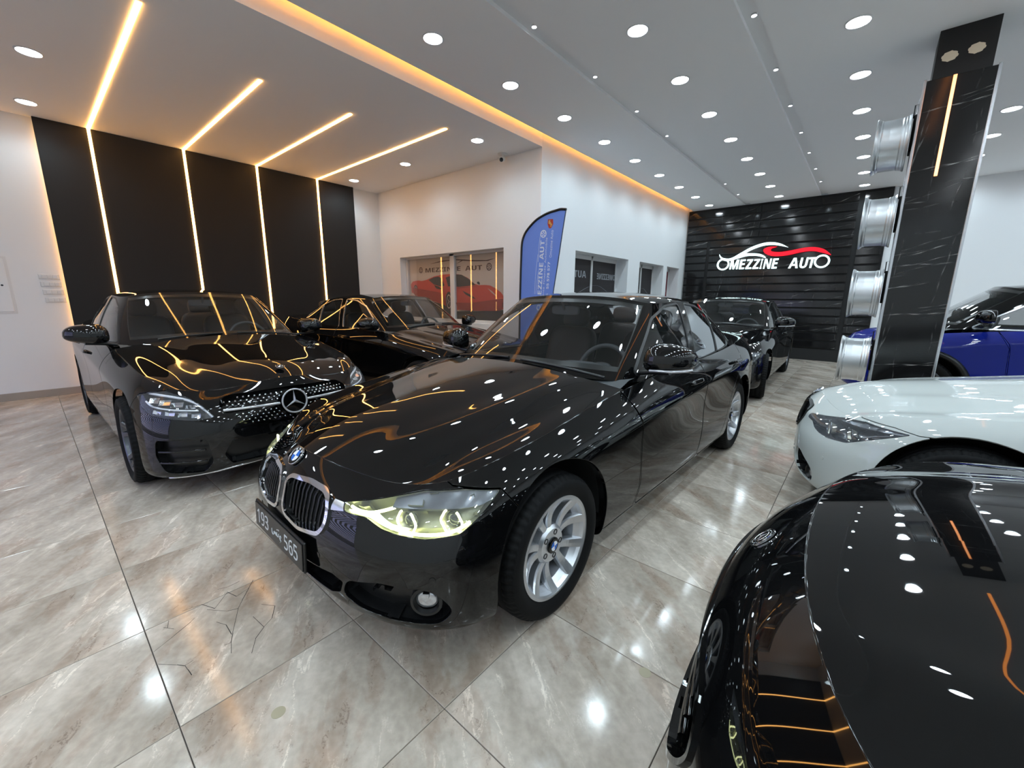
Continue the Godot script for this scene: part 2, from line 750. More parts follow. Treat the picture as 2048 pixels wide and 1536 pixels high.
# the wrapped side of the body and the surfaces that close it
func car_body(c: Dictionary) -> Dictionary:
	var nu: int = c.get("nu", 12)
	var nv: int = c.get("nv", 7)
	var net := []
	var rows: int = c.cols[0][3].size()
	var dup: int = c.get("crease", 5)
	for j in rows:
		for twice in (2 if j == dup else 1):
			var row := []
			for k: Array in c.cols:
				var a := deg_to_rad(k[2])
				var n := Vector3(sin(a), 0, cos(a))
				var y: float = k[3][j]
				var d: float = k[4][j]
				if j == dup:
					y += -0.012 if twice == 0 else 0.012
					d += 0.001
				row.append(Vector3(k[0], y, k[1]) - n * d)
			row[0].x = 0.0
			row[row.size() - 1].x = 0.0
			net.append(row)
	var g := bspline_net(net, nu, nv)
	var ni: int = g[0].size()
	var qs := []
	var mid: PackedVector3Array = g[g.size() / 2]
	var way := PackedFloat32Array([0.0])
	for i in range(1, ni):
		way.append(way[i - 1] + (mid[i] - mid[i - 1]).length())
	for j in g.size():
		var r := PackedVector2Array()
		for i in ni:
			r.append(Vector2(way[i], float(j) / (g.size() - 1)))
		qs.append(r)
	var belt := Soup.new().grid(g, null, false, qs)
	if belt.n[belt.n.size() / 2].dot(Vector3(1, 0, 0)) < 0.0:
		for i in belt.n.size():
			belt.n[i] = -belt.n[i]
	var top: PackedVector3Array = g[g.size() - 1]
	var r := {"belt": belt, "top": top, "way": way, "nu": nu}
	# bonnet
	var i0 := int(c.hood_corner * nu)
	var i1 := int(c.hood_end * nu)
	var hm := []
	hm.append(top[0])
	for k in range(0, c.hood_mid.size(), 2):
		hm.append(Vector3(0, c.hood_mid[k + 1], c.hood_mid[k]))
	var c0 := smooth3(hm, 8)
	var e: Vector3 = hm[hm.size() - 1]
	var w := top[i1]
	var d1 := PackedVector3Array()
	for k in 17:
		var s := k / 16.0
		d1.append(Vector3(w.x * s, lerpf(e.y, w.y, s * s), lerpf(e.z, w.z, pow(s, 2.5))))
	var hood := coons(c0, sub(top, i0, i1), sub(top, 0, i0), d1, 40, 44, 0.990, 0.008, 1.0, c.get("hood_bump", []))
	r.hood = up_face(Soup.new().grid(hood))
	r.hood_edge = d1
	# glasshouse
	var cab := []
	var nr: int = 5
	for j in nr:
		var t := float(j) / (nr - 1)
		var row := []
		for k: Array in c.cabin:
			var a := Vector3(k[0], k[1], k[2])
			var b := Vector3(k[3], k[4], k[5])
			var v := a.lerp(b, t)
			var bulge: float = c.get("bulge", 0.022) * 4.0 * t * (1.0 - t)
			var o := Vector3(k[6], 0, k[7])
			v += o * bulge
			row.append(v)
		cab.append(row)
	var cg := bspline_net(cab, 10, 7)
	var cq := []
	for j in cg.size():
		var rr := PackedVector2Array()
		for i in cg[0].size():
			rr.append(Vector2(i / 10.0, float(j) / (cg.size() - 1)))
		cq.append(rr)
	var cabin := Soup.new().grid(cg, null, false, cq)
	for i in cabin.n.size():
		if cabin.n[i].dot(cabin.p[i] - Vector3(0, 0.9, lerpf(c.cabin[0][2], c.cabin[c.cabin.size() - 1][2], 0.5))) < 0.0:
			cabin.n[i] = -cabin.n[i]
	r.cabin = cabin
	var ct: PackedVector3Array = cg[cg.size() - 1]
	var a0 := int(c.roof_corners[0] * 10)
	var a1 := int(c.roof_corners[1] * 10)
	var rm := [ct[0]]
	for k in range(0, c.roof_mid.size(), 2):
		rm.append(Vector3(0, c.roof_mid[k + 1], c.roof_mid[k]))
	rm.append(ct[ct.size() - 1])
	var rear := sub(ct, a1, ct.size() - 1)
	rear.reverse()
	r.roof = up_face(Soup.new().grid(coons(smooth3(rm, 8), sub(ct, a0, a1), sub(ct, 0, a0), rear, 24, 30)))
	# boot lid
	var b0 := int(c.boot[0] * nu)
	var b1 := int(c.boot[1] * nu)
	var bm := [Vector3(0, c.boot[3], c.boot[2])]
	for k in range(4, c.boot.size(), 2):
		bm.append(Vector3(0, c.boot[k + 1], c.boot[k]))
	bm.append(top[top.size() - 1])
	var q1 := sub(top, b1, top.size() - 1)
	q1.reverse()
	var q0 := PackedVector3Array()
	for k in 13:
		var s := k / 12.0
		q0.append(Vector3(top[b0].x * s, lerpf(c.boot[3], top[b0].y, s * s), lerpf(c.boot[2], top[b0].z, s * s)))
	r.lid = up_face(Soup.new().grid(coons(smooth3(bm, 6), sub(top, b0, b1), q0, q1, 20, 20, 0.994, 0.0, 0.99)))
	return r


func up_face(s: Soup) -> Soup:
	for i in s.n.size():
		if s.n[i].y < 0.0:
			s.n[i] = -s.n[i]
	return s


func arch_poly(a: Array) -> PackedVector2Array:
	var r := PackedVector2Array()
	for i in 41:
		var t := -0.12 + (PI + 0.24) * i / 40.0
		r.append(Vector2(a[0] + cos(t) * a[2], a[1] + sin(t) * a[2]))
	r.append(Vector2(a[0] - a[2] * 0.99, -0.2))
	r.append(Vector2(a[0] + a[2] * 0.99, -0.2))
	return r


# hollow behind an opening: its walls and its back
func pocket(s: Soup, d: float) -> Soup:
	var b := s.pushed(d)
	var w := s.skirted(d)
	var r := Soup.new().join(b)
	for i in range(s.p.size(), w.p.size()):
		r.p.append(w.p[i]); r.n.append(w.n[i]); r.q.append(w.q[i])
	return r


func finish_panel(parent: Node3D, called: String, s: Soup, m: Material, sides: int, d := 0.014) -> void:
	var k := s.rolled(d)
	if sides == 0:
		part(parent, called, k.both(), m)
	else:
		part(parent, called, k, m)
		part(parent, called, k.mirrored(), m)


# builds everything but the face of the car; returns what is left of the belt for the face
func build_car(root: Node3D, c: Dictionary) -> Dictionary:
	var b := car_body(c)
	var belt: Soup = b.belt
	var paint: Material = M[c.paint]
	for a in c.arches:
		belt = cut(belt, arch_poly(a), 0)[1]
	# doors
	for d in c.doors:
		var r := panel(belt, d, 0, 0.008)
		belt = r[1]
		finish_panel(root, "door", r[0], paint, 1)
	# lower trim between the wheels
	if c.has("sill"):
		var r2 := panel(belt, c.sill, 0, 0.007)
		belt = r2[1]
		finish_panel(root, "sill_trim", r2[0], M[c.get("sill_paint", c.paint)], 1)
	# front wing, from the bumper joint to the door
	var fw := panel(belt, c.fender, 0, 0.007)
	belt = fw[1]
	finish_panel(root, "fender", fw[0], paint, 1)
	# all behind the front doors
	var back := cut(belt, V2([c.split, -0.5, c.split, 2.0, -9.0, 2.0, -9.0, -0.5]), 0)
	finish_panel(root, "rear_quarter", back[0], paint, 0)
	b.face = back[1]
	part(root, "hood", b.hood.rolled(0.02, 0.003).both(), paint)
	part(root, "roof", b.roof.skirted(0.01).both(), M[c.get("roof_paint", c.paint)])
	part(root, "trunk_lid", b.lid.rolled(0.02, 0.003).both(), paint)
	# glass
	var cab: Soup = b.cabin
	var wsr := cut(cab, c.windshield, 3)
	cab = wsr[1]
	var wsi := cut(wsr[0], grown(c.windshield, -0.06), 3)
	part(root, "windshield", wsr[0].both(), M.car_glass)
	part(root, "windshield_border", wsi[1].pushed(0.004).both(), M.frit)
	var rwr := cut(cab, c.rear_glass, 3)
	cab = rwr[1]
	part(root, "rear_window", rwr[0].both(), M.car_glass)
	var wk := 0
	for w in c.windows:
		var glass: Material = M.added_mirror_glass if wk > 0 and c.get("mirror_panes", false) else M.car_glass  # rear panes get an opaque mirror, added for a brighter reflection
		wk += 1
		var o := cut(cab, grown(w, 0.014), 0)
		cab = o[1]
		var i := cut(o[0], w, 0)
		var gl: Soup = i[0].pushed(0.006)
		for sd in 2:
			var wn := part(root, "side_window", gl if sd == 0 else gl.mirrored(), glass)
			part(wn, "inner_face", (gl if sd == 0 else gl.mirrored()).pushed(0.004), glass)
			part(wn, "window_seal", i[1].skirted(0.012) if sd == 0 else i[1].skirted(0.012).mirrored(), M[c.get("seal", "trim_black")])
	for w in c.get("pillars", []):
		var o := cut(cab, w, 0)
		cab = o[1]
		put2(root, "pillar_trim", o[0], M[c.get("pillar_paint", "gloss_black")])
	part(root, "cabin_frame", cab.skirted(0.02).both(), M[c.get("cabin_paint", c.paint)])
	# wheel housings, floor
	for a in c.arches:
		var lin := Soup.new()
		lin.lathe(PackedVector2Array([Vector2(a[2] + 0.012, 0.50), Vector2(a[2] + 0.012, c.half - 0.075)]), 40, Transform3D(Basis.IDENTITY, Vector3(0, a[1], a[0])), -PI * 0.52, PI * 0.52)
		lin.lathe(PackedVector2Array([Vector2(0.0, 0.50), Vector2(a[2] + 0.012, 0.50)]), 40, Transform3D(Basis.IDENTITY, Vector3(0, a[1], a[0])), -PI * 0.52, PI * 0.52)
		put2(root, "wheel_housing", lin, M.liner)
	var z0: float = c.arches[0][0] + c.arches[0][2]
	var z1: float = c.arches[1][0] - c.arches[1][2]
	var fl := Soup.new()
	var zm0: float = c.arches[0][0] - c.arches[0][2] - 0.02
	var zm1: float = c.arches[1][0] + c.arches[1][2] + 0.02
	fl.box(Vector3(0, 0.22, (zm0 + zm1) / 2), Vector3(c.half * 2 - 0.2, 0.04, zm0 - zm1), 0.005)
	fl.box(Vector3(0, 0.32, (z0 + zm0) / 2), Vector3(0.98, 0.2, z0 - zm0 + 0.1), 0.01)
	fl.box(Vector3(0, 0.34, (z1 + zm1) / 2), Vector3(0.98, 0.2, zm1 - z1 + 0.2), 0.01)
	part(root, "underbody", fl, M.liner)
	interior(root, c)
	return b


func interior(root: Node3D, c: Dictionary) -> void:
	var f: float = c.cabin[0][2]
	var h: float = c.cabin[0][1]
	var dash := Soup.new()
	# dashboard: from the foot of the windshield back, with a hood over the dials
	var prof := [[0.02, -0.05], [-0.10, -0.01], [-0.30, 0.005], [-0.42, -0.015], [-0.46, -0.08], [-0.44, -0.22], [-0.38, -0.40]]
	var g := []
	for pz in prof:
		var row := PackedVector3Array()
		for i in 25:
			var s := i / 12.0 - 1.0
			var hump := exp(-pow((s - 0.48) / 0.26, 2.0)) * 0.055 * clampf(1.0 - absf(pz[0] + 0.36) / 0.2, 0.0, 1.0)
			row.append(Vector3(s * (c.half - 0.17), h + pz[1] + hump - 0.02 * s * s, f - 0.16 * s * s + pz[0]))
		g.append(row)
	part(root, "dashboard", up_face(Soup.new().grid(g)), M.dash)
	var wz: float = f - 0.60
	var wheel := frame("steering_wheel", root, Transform3D(Basis(Vector3.RIGHT, deg_to_rad(-22)), Vector3(0.37, h - 0.06, wz)))
	var ring := PackedVector3Array()
	for i in 40:
		ring.append(Vector3(cos(TAU * i / 40) * 0.185, sin(TAU * i / 40) * 0.185, 0))
	part(wheel, "rim", Soup.new().tube(ring, 0.016, 8, true), M.dash)
	var sp := Soup.new().lump(Vector3(0, 0, 0.01), Vector3(0.075, 0.06, 0.03), 0.7)
	sp.box(Vector3(-0.11, 0, 0.01), Vector3(0.12, 0.045, 0.02), 0.006)
	sp.box(Vector3(0.11, 0, 0.01), Vector3(0.12, 0.045, 0.02), 0.006)
	sp.box(Vector3(0, -0.11, 0.01), Vector3(0.05, 0.12, 0.02), 0.006)
	part(wheel, "spokes", sp, M.dash)
	for row in 2:
		for sx in ([-0.38, 0.38] if row == 0 else [-0.36, 0.36]):
			var sz: float = f - 1.02 - row * c.get("rows_apart", 0.92)
			var seat := frame("seat", root, Transform3D(Basis.IDENTITY, Vector3(sx, h - 0.46, sz)))
			part(seat, "cushion", Soup.new().lump(Vector3(0, 0, 0.05), Vector3(0.25, 0.09, 0.27), 0.35), M[c.get("seats", "leather")])
			part(seat, "backrest", Soup.new().lump(Vector3.ZERO, Vector3(0.24, 0.33, 0.075), 0.4, Transform3D(Basis(Vector3.RIGHT, deg_to_rad(-18)), Vector3(0, 0.32, -0.28))), M[c.get("seats", "leather")])
			part(seat, "headrest", Soup.new().lump(Vector3.ZERO, Vector3(0.13, 0.09, 0.05), 0.5, Transform3D(Basis(Vector3.RIGHT, deg_to_rad(-14)), Vector3(0, 0.72, -0.40))), M[c.get("seats", "leather")])
	var rv := frame("rear_view_mirror", root, Transform3D(Basis.IDENTITY, Vector3(0, c.cabin[0][4] - 0.11, c.cabin[0][5] - 0.005)))
	part(rv, "housing", Soup.new().lump(Vector3.ZERO, Vector3(0.12, 0.035, 0.016), 0.45), M.dash)
	part(rv, "stalk", Soup.new().tube(PackedVector3Array([Vector3(0, 0, 0.01), Vector3(0, 0.07, 0.05)]), 0.009, 6), M.dash)


func side_mirror(root: Node3D, c: Dictionary, o: Vector3, sd: float, strip: bool, k := 1.1) -> void:
	var mr := frame("side_mirror", root, Transform3D(Basis.from_scale(Vector3(sd, 1, 1)), Vector3(o.x * sd, o.y, o.z)))
	# shell: rounded towards the front, flat at the glass
	var g := []
	for j in 13:
		var t := -PI / 2 + PI * j / 12.0
		var row := PackedVector3Array()
		for i in 25:
			var s := PI * i / 24.0
			var ct := pow(maxf(cos(t), 0.0), 0.7)
			var z := pow(sin(s), 0.75) * 0.115 * ct
			var x := Soup._pw(cos(s), 0.72) * 0.125 * ct
			var y := Soup._pw(sin(t), 0.75) * (0.088 if t > 0.0 else 0.056)
			z *= 1.0 - 0.25 * clampf(x / 0.12, -1, 1)
			row.append(Vector3(x, y * (1.0 - 0.18 * clampf(x / 0.12, -1, 1)) + x * 0.06, z) * k)
		g.append(row)
	part(mr, "shell", Soup.new().grid(g, Vector3(0, 0, -0.05)), M[c.get("mirror_paint", c.paint)])
	var gp := PackedVector2Array()
	for i in 32:
		var a := TAU * i / 32
		gp.append(Vector2(Soup._pw(cos(a), 0.72) * 0.112, Soup._pw(sin(a), 0.8) * (0.078 if sin(a) > 0.0 else 0.050) + Soup._pw(cos(a), 0.6) * 0.011) * k)
	part(mr, "mirror_glass", Soup.new().prism(gp, -0.004, 0.004), M.mirror)
	part(mr, "foot", Soup.new().tube(PackedVector3Array([Vector3(0.02, -0.052, 0.05) * k, Vector3(-0.08, -0.062, 0.04) * k, Vector3(-0.17, -0.085, 0.02)]), 0.022, 10, false, true, 0.6), M.trim_black)
	if strip:
		var pt := []
		for i in 9:
			var s := lerpf(0.06, 0.62, i / 8.0) * PI
			pt.append(Vector3(Soup._pw(cos(s), 0.6) * 0.117, -0.040 + cos(s) * 0.010, pow(sin(s), 0.75) * 0.100 * (1.0 - 0.25 * cos(s)) + 0.006) * k)
		part(mr, "turn_signal", Soup.new().tube(smooth3(pt, 3), 0.0075, 8), M.satin)


# ---------------------------------------------------------------- wheels (axle along x, outer face towards +x)
func make_wheel(parent: Node3D, at: Vector3, sd: float, r: float, w: float, rim: float, style: String, steer := 0.0, spin := 0.0) -> void:
	var b := Basis(Vector3.UP, (0.0 if sd > 0 else PI) + steer)
	var o := frame("wheel", parent, Transform3D(b * Basis(Vector3.RIGHT, spin), at))
	var key := "%s_%.3f_%.3f_%.3f" % [style, r, w, rim]
	if not wheel_kit.has(key):
		wheel_kit[key] = wheel_parts(r, w, rim, style)
	for k: Array in wheel_kit[key]:
		part(o, k[0], k[1], M[k[2]])


var wheel_kit := {}


func wheel_parts(r: float, w: float, rim: float, style: String) -> Array:
	var res := []
	var h := w * 0.5
	# tyre: side walls with bulge, grooved tread, cuts across the shoulders
	var prof: Array[Vector2] = []
	var side := []
	side.append_array([Vector2(rim - 0.012, -h * 0.78), Vector2(rim + 0.004, -h * 0.84), Vector2(rim + 0.012, -h * 0.90), Vector2(lerpf(rim, r, 0.35), -h * 1.03), Vector2(lerpf(rim, r, 0.6), -h * 1.05), Vector2(lerpf(rim, r, 0.8), -h * 0.99), Vector2(r - 0.018, -h * 0.92), Vector2(r - 0.006, -h * 0.80)])
	var tread := [Vector2(r - 0.002, -h * 0.68), Vector2(r - 0.001, -h * 0.52), Vector2(r - 0.008, -h * 0.51), Vector2(r - 0.008, -h * 0.44), Vector2(r, -h * 0.43), Vector2(r, -h * 0.10), Vector2(r - 0.008, -h * 0.09), Vector2(r - 0.008, 0.0)]
	var all := []
	all.append_array(side)
	all.append_array(tread)
	var m := all.size()
	for i in range(m - 2, -1, -1):
		all.append(Vector2(all[i].x, -all[i].y))
	var seg := 240
	var g := []
	for i in seg + 1:
		var a := TAU * i / seg
		var row := PackedVector3Array()
		for k in all.size():
			var v: Vector2 = all[k]
			var rr := v.x
			if (k >= 6 and k <= 9 or k >= all.size() - 10 and k <= all.size() - 7) and i % 4 == 0:
				rr -= 0.006
			row.append(Vector3(v.y, cos(a) * rr, sin(a) * rr))
		g.append(row)
	var ty := Soup.new().grid(g)
	for i in ty.n.size():
		var ax := Vector3(ty.p[i].x * 0.55, ty.p[i].y, ty.p[i].z)
		var c0 := Vector3(0, ty.p[i].y, ty.p[i].z).normalized() * lerpf(rim, r, 0.5)
		if ty.n[i].dot(ax - c0) < 0.0:
			ty.n[i] = -ty.n[i]
	res.append(["tire", ty.mesh(), "rubber"])
	# barrel and outer flange
	var ba := Soup.new().lathe(PackedVector2Array([Vector2(rim + 0.008, h * 0.80), Vector2(rim + 0.008, h * 0.90), Vector2(rim - 0.004, h * 0.92), Vector2(rim - 0.012, h * 0.86), Vector2(rim - 0.018, h * 0.70), Vector2(rim - 0.035, h * 0.45), Vector2(rim - 0.045, 0.0), Vector2(rim - 0.03, -h * 0.6), Vector2(rim - 0.012, -h * 0.86)]), 72)
	# the barrel is seen from inside
	for i in ba.n.size():
		if ba.p[i].x < h * 0.8:
			var rad := Vector3(0, ba.p[i].y, ba.p[i].z).normalized()
			if ba.n[i].dot(rad) > 0.0:
				ba.n[i] = -ba.n[i]
	var fin := "alloy" if style != "dark" and style != "amg" else "alloy_grey"
	res.append(["rim_barrel", ba.mesh(), fin])
	# spokes
	var hub := h * 0.52
	var n := 5
	var kind := Soup.new()
	if style == "vee":
		for k in 5:
			for s in [-1.0, 1.0]:
				var a := TAU * k / 5.0 + 0.12
				var sp := spoke(rim, h, a + s * 0.17, a + s * 0.335, 0.030, 0.052, 0.062)
				res.append(["spoke", sp.mesh(), fin])
	elif style == "amg" or style == "star":
		for k in 5:
			var a := TAU * k / 5.0
			for s in [-1.0, 1.0]:
				res.append(["spoke", spoke(rim, h, a + s * 0.10, a + s * 0.20, 0.028, 0.046, 0.03).mesh(), fin])
	else:
		for k in 7:
			res.append(["spoke", spoke(rim, h, TAU * k / 7.0, TAU * k / 7.0 + 0.05, 0.05, 0.045, 0.03).mesh(), fin])
	# hub with bolts and cap
	var hb := Soup.new().lathe(PackedVector2Array([Vector2(0.092, hub - 0.05), Vector2(0.088, hub - 0.005), Vector2(0.075, hub + 0.008), Vector2(0.0, hub + 0.010)]), 48)
	res.append(["hub", hb.mesh(), fin])
	for k in 5:
		var a := TAU * k / 5.0 + 0.12 + PI / 5
		var at := Vector3(0, cos(a) * 0.058, sin(a) * 0.058)
		res.append(["lug_bolt", Soup.new().lathe(PackedVector2Array([Vector2(0.013, hub), Vector2(0.013, hub + 0.0105), Vector2(0.009, hub + 0.0108), Vector2(0.008, hub + 0.004), Vector2(0.0, hub + 0.004)]), 12, Transform3D(Basis.IDENTITY, at)).mesh(), "dark_metal"])
	res.append(["center_cap", Soup.new().lathe(PackedVector2Array([Vector2(0.037, hub + 0.004), Vector2(0.036, hub + 0.016), Vector2(0.031, hub + 0.019), Vector2(0.0, hub + 0.020)]), 32).mesh(), "gloss_black"])
	if style == "vee":
		for k in 4:
			var f := Soup.new().lathe(PackedVector2Array([Vector2(0.022, hub + 0.0205), Vector2(0.0, hub + 0.0212)]), 10, Transform3D(), PI / 2 * k, PI / 2 * (k + 1))
			res.append(["emblem_field", f.mesh(), "emblem_blue" if k % 2 == 0 else "emblem_white"])
	else:
		res.append(["emblem_star", star_soup(0.026, 0.003, Transform3D(Basis(Vector3.UP, PI / 2), Vector3(hub + 0.020, 0, 0))).mesh(), "chrome"])
	# brake disc behind
	res.append(["brake_disc", Soup.new().lathe(PackedVector2Array([Vector2(0.15, -0.012), Vector2(0.15, 0.002), Vector2(0.08, 0.002), Vector2(0.08, 0.02), Vector2(0, 0.02)]), 40).mesh(), "dark_metal"])
	res.append(["brake_backing", Soup.new().lathe(PackedVector2Array([Vector2(rim - 0.03, -h * 0.55), Vector2(0, -h * 0.55)]), 32).mesh(), "liner"])
	return res


# one spoke from the hub to the flange; a0 and a1 are its angles there, with a rounded back
func spoke(rim: float, h: float, a0: float, a1: float, w0: float, w1: float, dish: float) -> Soup:
	var g := []
	var n := 9
	for k in n + 1:
		var t := float(k) / n
		var rad := lerpf(0.070, rim - 0.006, t)
		var a := lerpf(a0, a1, t)
		var x := h * 0.52 + (h * 0.90 - h * 0.52) * pow(t, 1.4) - dish * 0.25 * sin(PI * t)
		var wd := lerpf(w0, w1, pow(t, 1.3)) * 0.5
		var dp := lerpf(0.045, 0.030, t)
		var e := Vector3(0, cos(a), sin(a))
		var f := Vector3(0, -sin(a), cos(a))
		var o := e * rad + Vector3(x, 0, 0)
		var row := PackedVector3Array()
		for c in [[-1.0, -1.0], [-1.0, -0.25], [-0.82, 0.0], [0.0, 0.03], [0.82, 0.0], [1.0, -0.25], [1.0, -1.0], [-1.0, -1.0]]:
			row.append(o + f * wd * c[0] + Vector3(c[1] * dp, 0, 0))
		g.append(row)
	var s := Soup.new()
	for k in n:
		for i in 7:
			var mid: Vector3 = (g[k][0] + g[k][3] + g[k][6]) / 3.0
			var q: Array[Vector3] = [g[k][i], g[k][i + 1], g[k + 1][i + 1], g[k + 1][i]]
			s.quad(q[0], q[1], q[2], q[3], (q[0] + q[2]) * 0.5 - mid - Vector3(0.012, 0, 0))
	return s


# three-pointed star with a ring, in the x y plane of x
func star_soup(r: float, th: float, x := Transform3D(), ring := true) -> Soup:
	var s := Soup.new()
	for k in 3:
		var a := PI / 2 + TAU * k / 3
		var tip := Vector3(cos(a), sin(a), 0) * r * 0.97
		for sg in [-1.0, 1.0]:
			var b: float = a + sg * PI / 3
			var side := Vector3(cos(b), sin(b), 0) * r * 0.13
			s.tri(x * tip, x * side, x * Vector3(0, 0, th), x.basis * (Vector3(0, 0, 1) + side))
			s.tri(x * tip, x * side, x * Vector3(0, 0, -th * 0.2), x.basis * (Vector3(0, 0, -1) + side))
	if ring:
		var pt := PackedVector3Array()
		for i in 36:
			pt.append(x * (Vector3(cos(TAU * i / 36), sin(TAU * i / 36), 0) * r))
		s.tube(pt, r * 0.075, 6, true)
	return s


# where pixels of the photograph meet a surface (only used while measuring)
func trace(s: Soup, x: Transform3D, cam: Transform3D, f: float, pts: Array) -> void:
	for k in range(0, pts.size(), 2):
		var d := cam.basis * Vector3((pts[k] - 1024.0) / f, -(pts[k + 1] - 768.0) / f, -1.0)
		var inv := x.affine_inverse()
		var o := inv * cam.origin
		var dd := inv.basis * d
		var best := 1e9
		var at := Vector3.ZERO
		var qq := Vector2.ZERO
		for t in range(0, s.p.size(), 3):
			var h = Geometry3D.ray_intersects_triangle(o, dd, s.p[t], s.p[t + 1], s.p[t + 2])
			if h != null and (h - o).length() < best:
				best = (h - o).length()
				at = h
				var a := s.p[t]; var b := s.p[t + 1]; var c := s.p[t + 2]
				var n := (b - a).cross(c - a)
				var wb: float = (h - a).cross(c - a).dot(n) / n.length_squared()
				var wc: float = (b - a).cross(h - a).dot(n) / n.length_squared()
				qq = s.q[t] * (1.0 - wb - wc) + s.q[t + 1] * wb + s.q[t + 2] * wc
		print("px %d,%d  q %.3f,%.3f  p %.3f %.3f %.3f" % [pts[k], pts[k + 1], qq.x, qq.y, at.x, at.y, at.z])
# ---------------------------------------------------------------- faces of the cars
# point of a surface at a place of the flattened plan; z of the basis points outwards, y up along the surface
var surf_index := {}


func surf_at(s: Soup, v: Vector2, mode: int, off := 0.0) -> Transform3D:
	var key := s.get_instance_id() * 8 + mode
	if not surf_index.has(key):
		var by := {}
		var fl := flat_all(s, mode)
		for t in range(0, s.p.size(), 3):
			var x0 := minf(fl[t].x, minf(fl[t + 1].x, fl[t + 2].x))
			var x1 := maxf(fl[t].x, maxf(fl[t + 1].x, fl[t + 2].x))
			for k in range(floori(x0 / 0.02), floori(x1 / 0.02) + 1):
				if not by.has(k):
					by[k] = []
				by[k].append(t)
		surf_index[key] = [by, fl, s]
	var ix: Array = surf_index[key]
	var f2: PackedVector2Array = ix[1]
	for t: int in ix[0].get(floori(v.x / 0.02), []):
		var a := f2[t]
		var b := f2[t + 1]
		var c := f2[t + 2]
		if v.x < minf(a.x, minf(b.x, c.x)) - 1e-5 or v.x > maxf(a.x, maxf(b.x, c.x)) + 1e-5 or v.y < minf(a.y, minf(b.y, c.y)) - 1e-5 or v.y > maxf(a.y, maxf(b.y, c.y)) + 1e-5:
			continue
		var ar := (b - a).cross(c - a)
		if absf(ar) < 1e-12:
			continue
		var wb := (v - a).cross(c - a) / ar
		var wc := (b - a).cross(v - a) / ar
		if wb < -1e-3 or wc < -1e-3 or wb + wc > 1.001:
			continue
		var wa := 1.0 - wb - wc
		var p := s.p[t] * wa + s.p[t + 1] * wb + s.p[t + 2] * wc
		var n := (s.n[t] * wa + s.n[t + 1] * wb + s.n[t + 2] * wc).normalized()
		var x := Vector3.UP.cross(n).normalized()
		return Transform3D(Basis(x, n.cross(x).normalized(), n), p + n * off)
	return Transform3D(Basis.IDENTITY, Vector3(0, -5, 0))


func mirror_x(t: Transform3D) -> Transform3D:
	return Transform3D(Basis(Vector3(-1, 0, 0), Vector3(0, 1, 0), Vector3(0, 0, 1)), Vector3.ZERO) * t


# line that follows a surface through places of its plan
func surf_line(s: Soup, pts: PackedVector2Array, mode: int, off: float) -> PackedVector3Array:
	var r := PackedVector3Array()
	for v in pts:
		var t := surf_at(s, v, mode, off)
		if t.origin.y > -1.0:
			r.append(t.origin)
	return r


func put2(parent: Node3D, called: String, s: Soup, m: Material) -> void:
	part(parent, called, s, m)
	part(parent, called, s.mirrored(), m)


func roundel(parent: Node3D, x: Transform3D, r: float) -> void:
	var e := frame("roundel_emblem", parent, x)
	var turn := Transform3D(Basis(Vector3(0, 0, 1), Vector3(1, 0, 0), Vector3(0, 1, 0)), Vector3.ZERO)
	part(e, "rim", Soup.new().lathe(PackedVector2Array([Vector2(r, 0), Vector2(r, 0.006), Vector2(r * 0.95, 0.008), Vector2(r * 0.93, 0.006)]), 40, turn), M.chrome)
	part(e, "ring", Soup.new().lathe(PackedVector2Array([Vector2(r * 0.94, 0.006), Vector2(r * 0.62, 0.0065)]), 40, turn), M.gloss_black)
	for k in 4:
		part(e, "field", Soup.new().lathe(PackedVector2Array([Vector2(r * 0.60, 0.0066), Vector2(0, 0.007)]), 10, turn, PI / 2 * k, PI / 2 * (k + 1)), M.emblem_blue if k % 2 == 0 else M.emblem_white)
	for k in 3:
		var a := deg_to_rad([130.0, 90.0, 50.0][k])
		lettering("BMW"[k], r * 0.24, true, M.emblem_white, e, Transform3D(Basis(Vector3.BACK, a - PI / 2), Vector3(cos(a) * r * 0.78, sin(a) * r * 0.78, 0.007)), "letter", 0.0006)


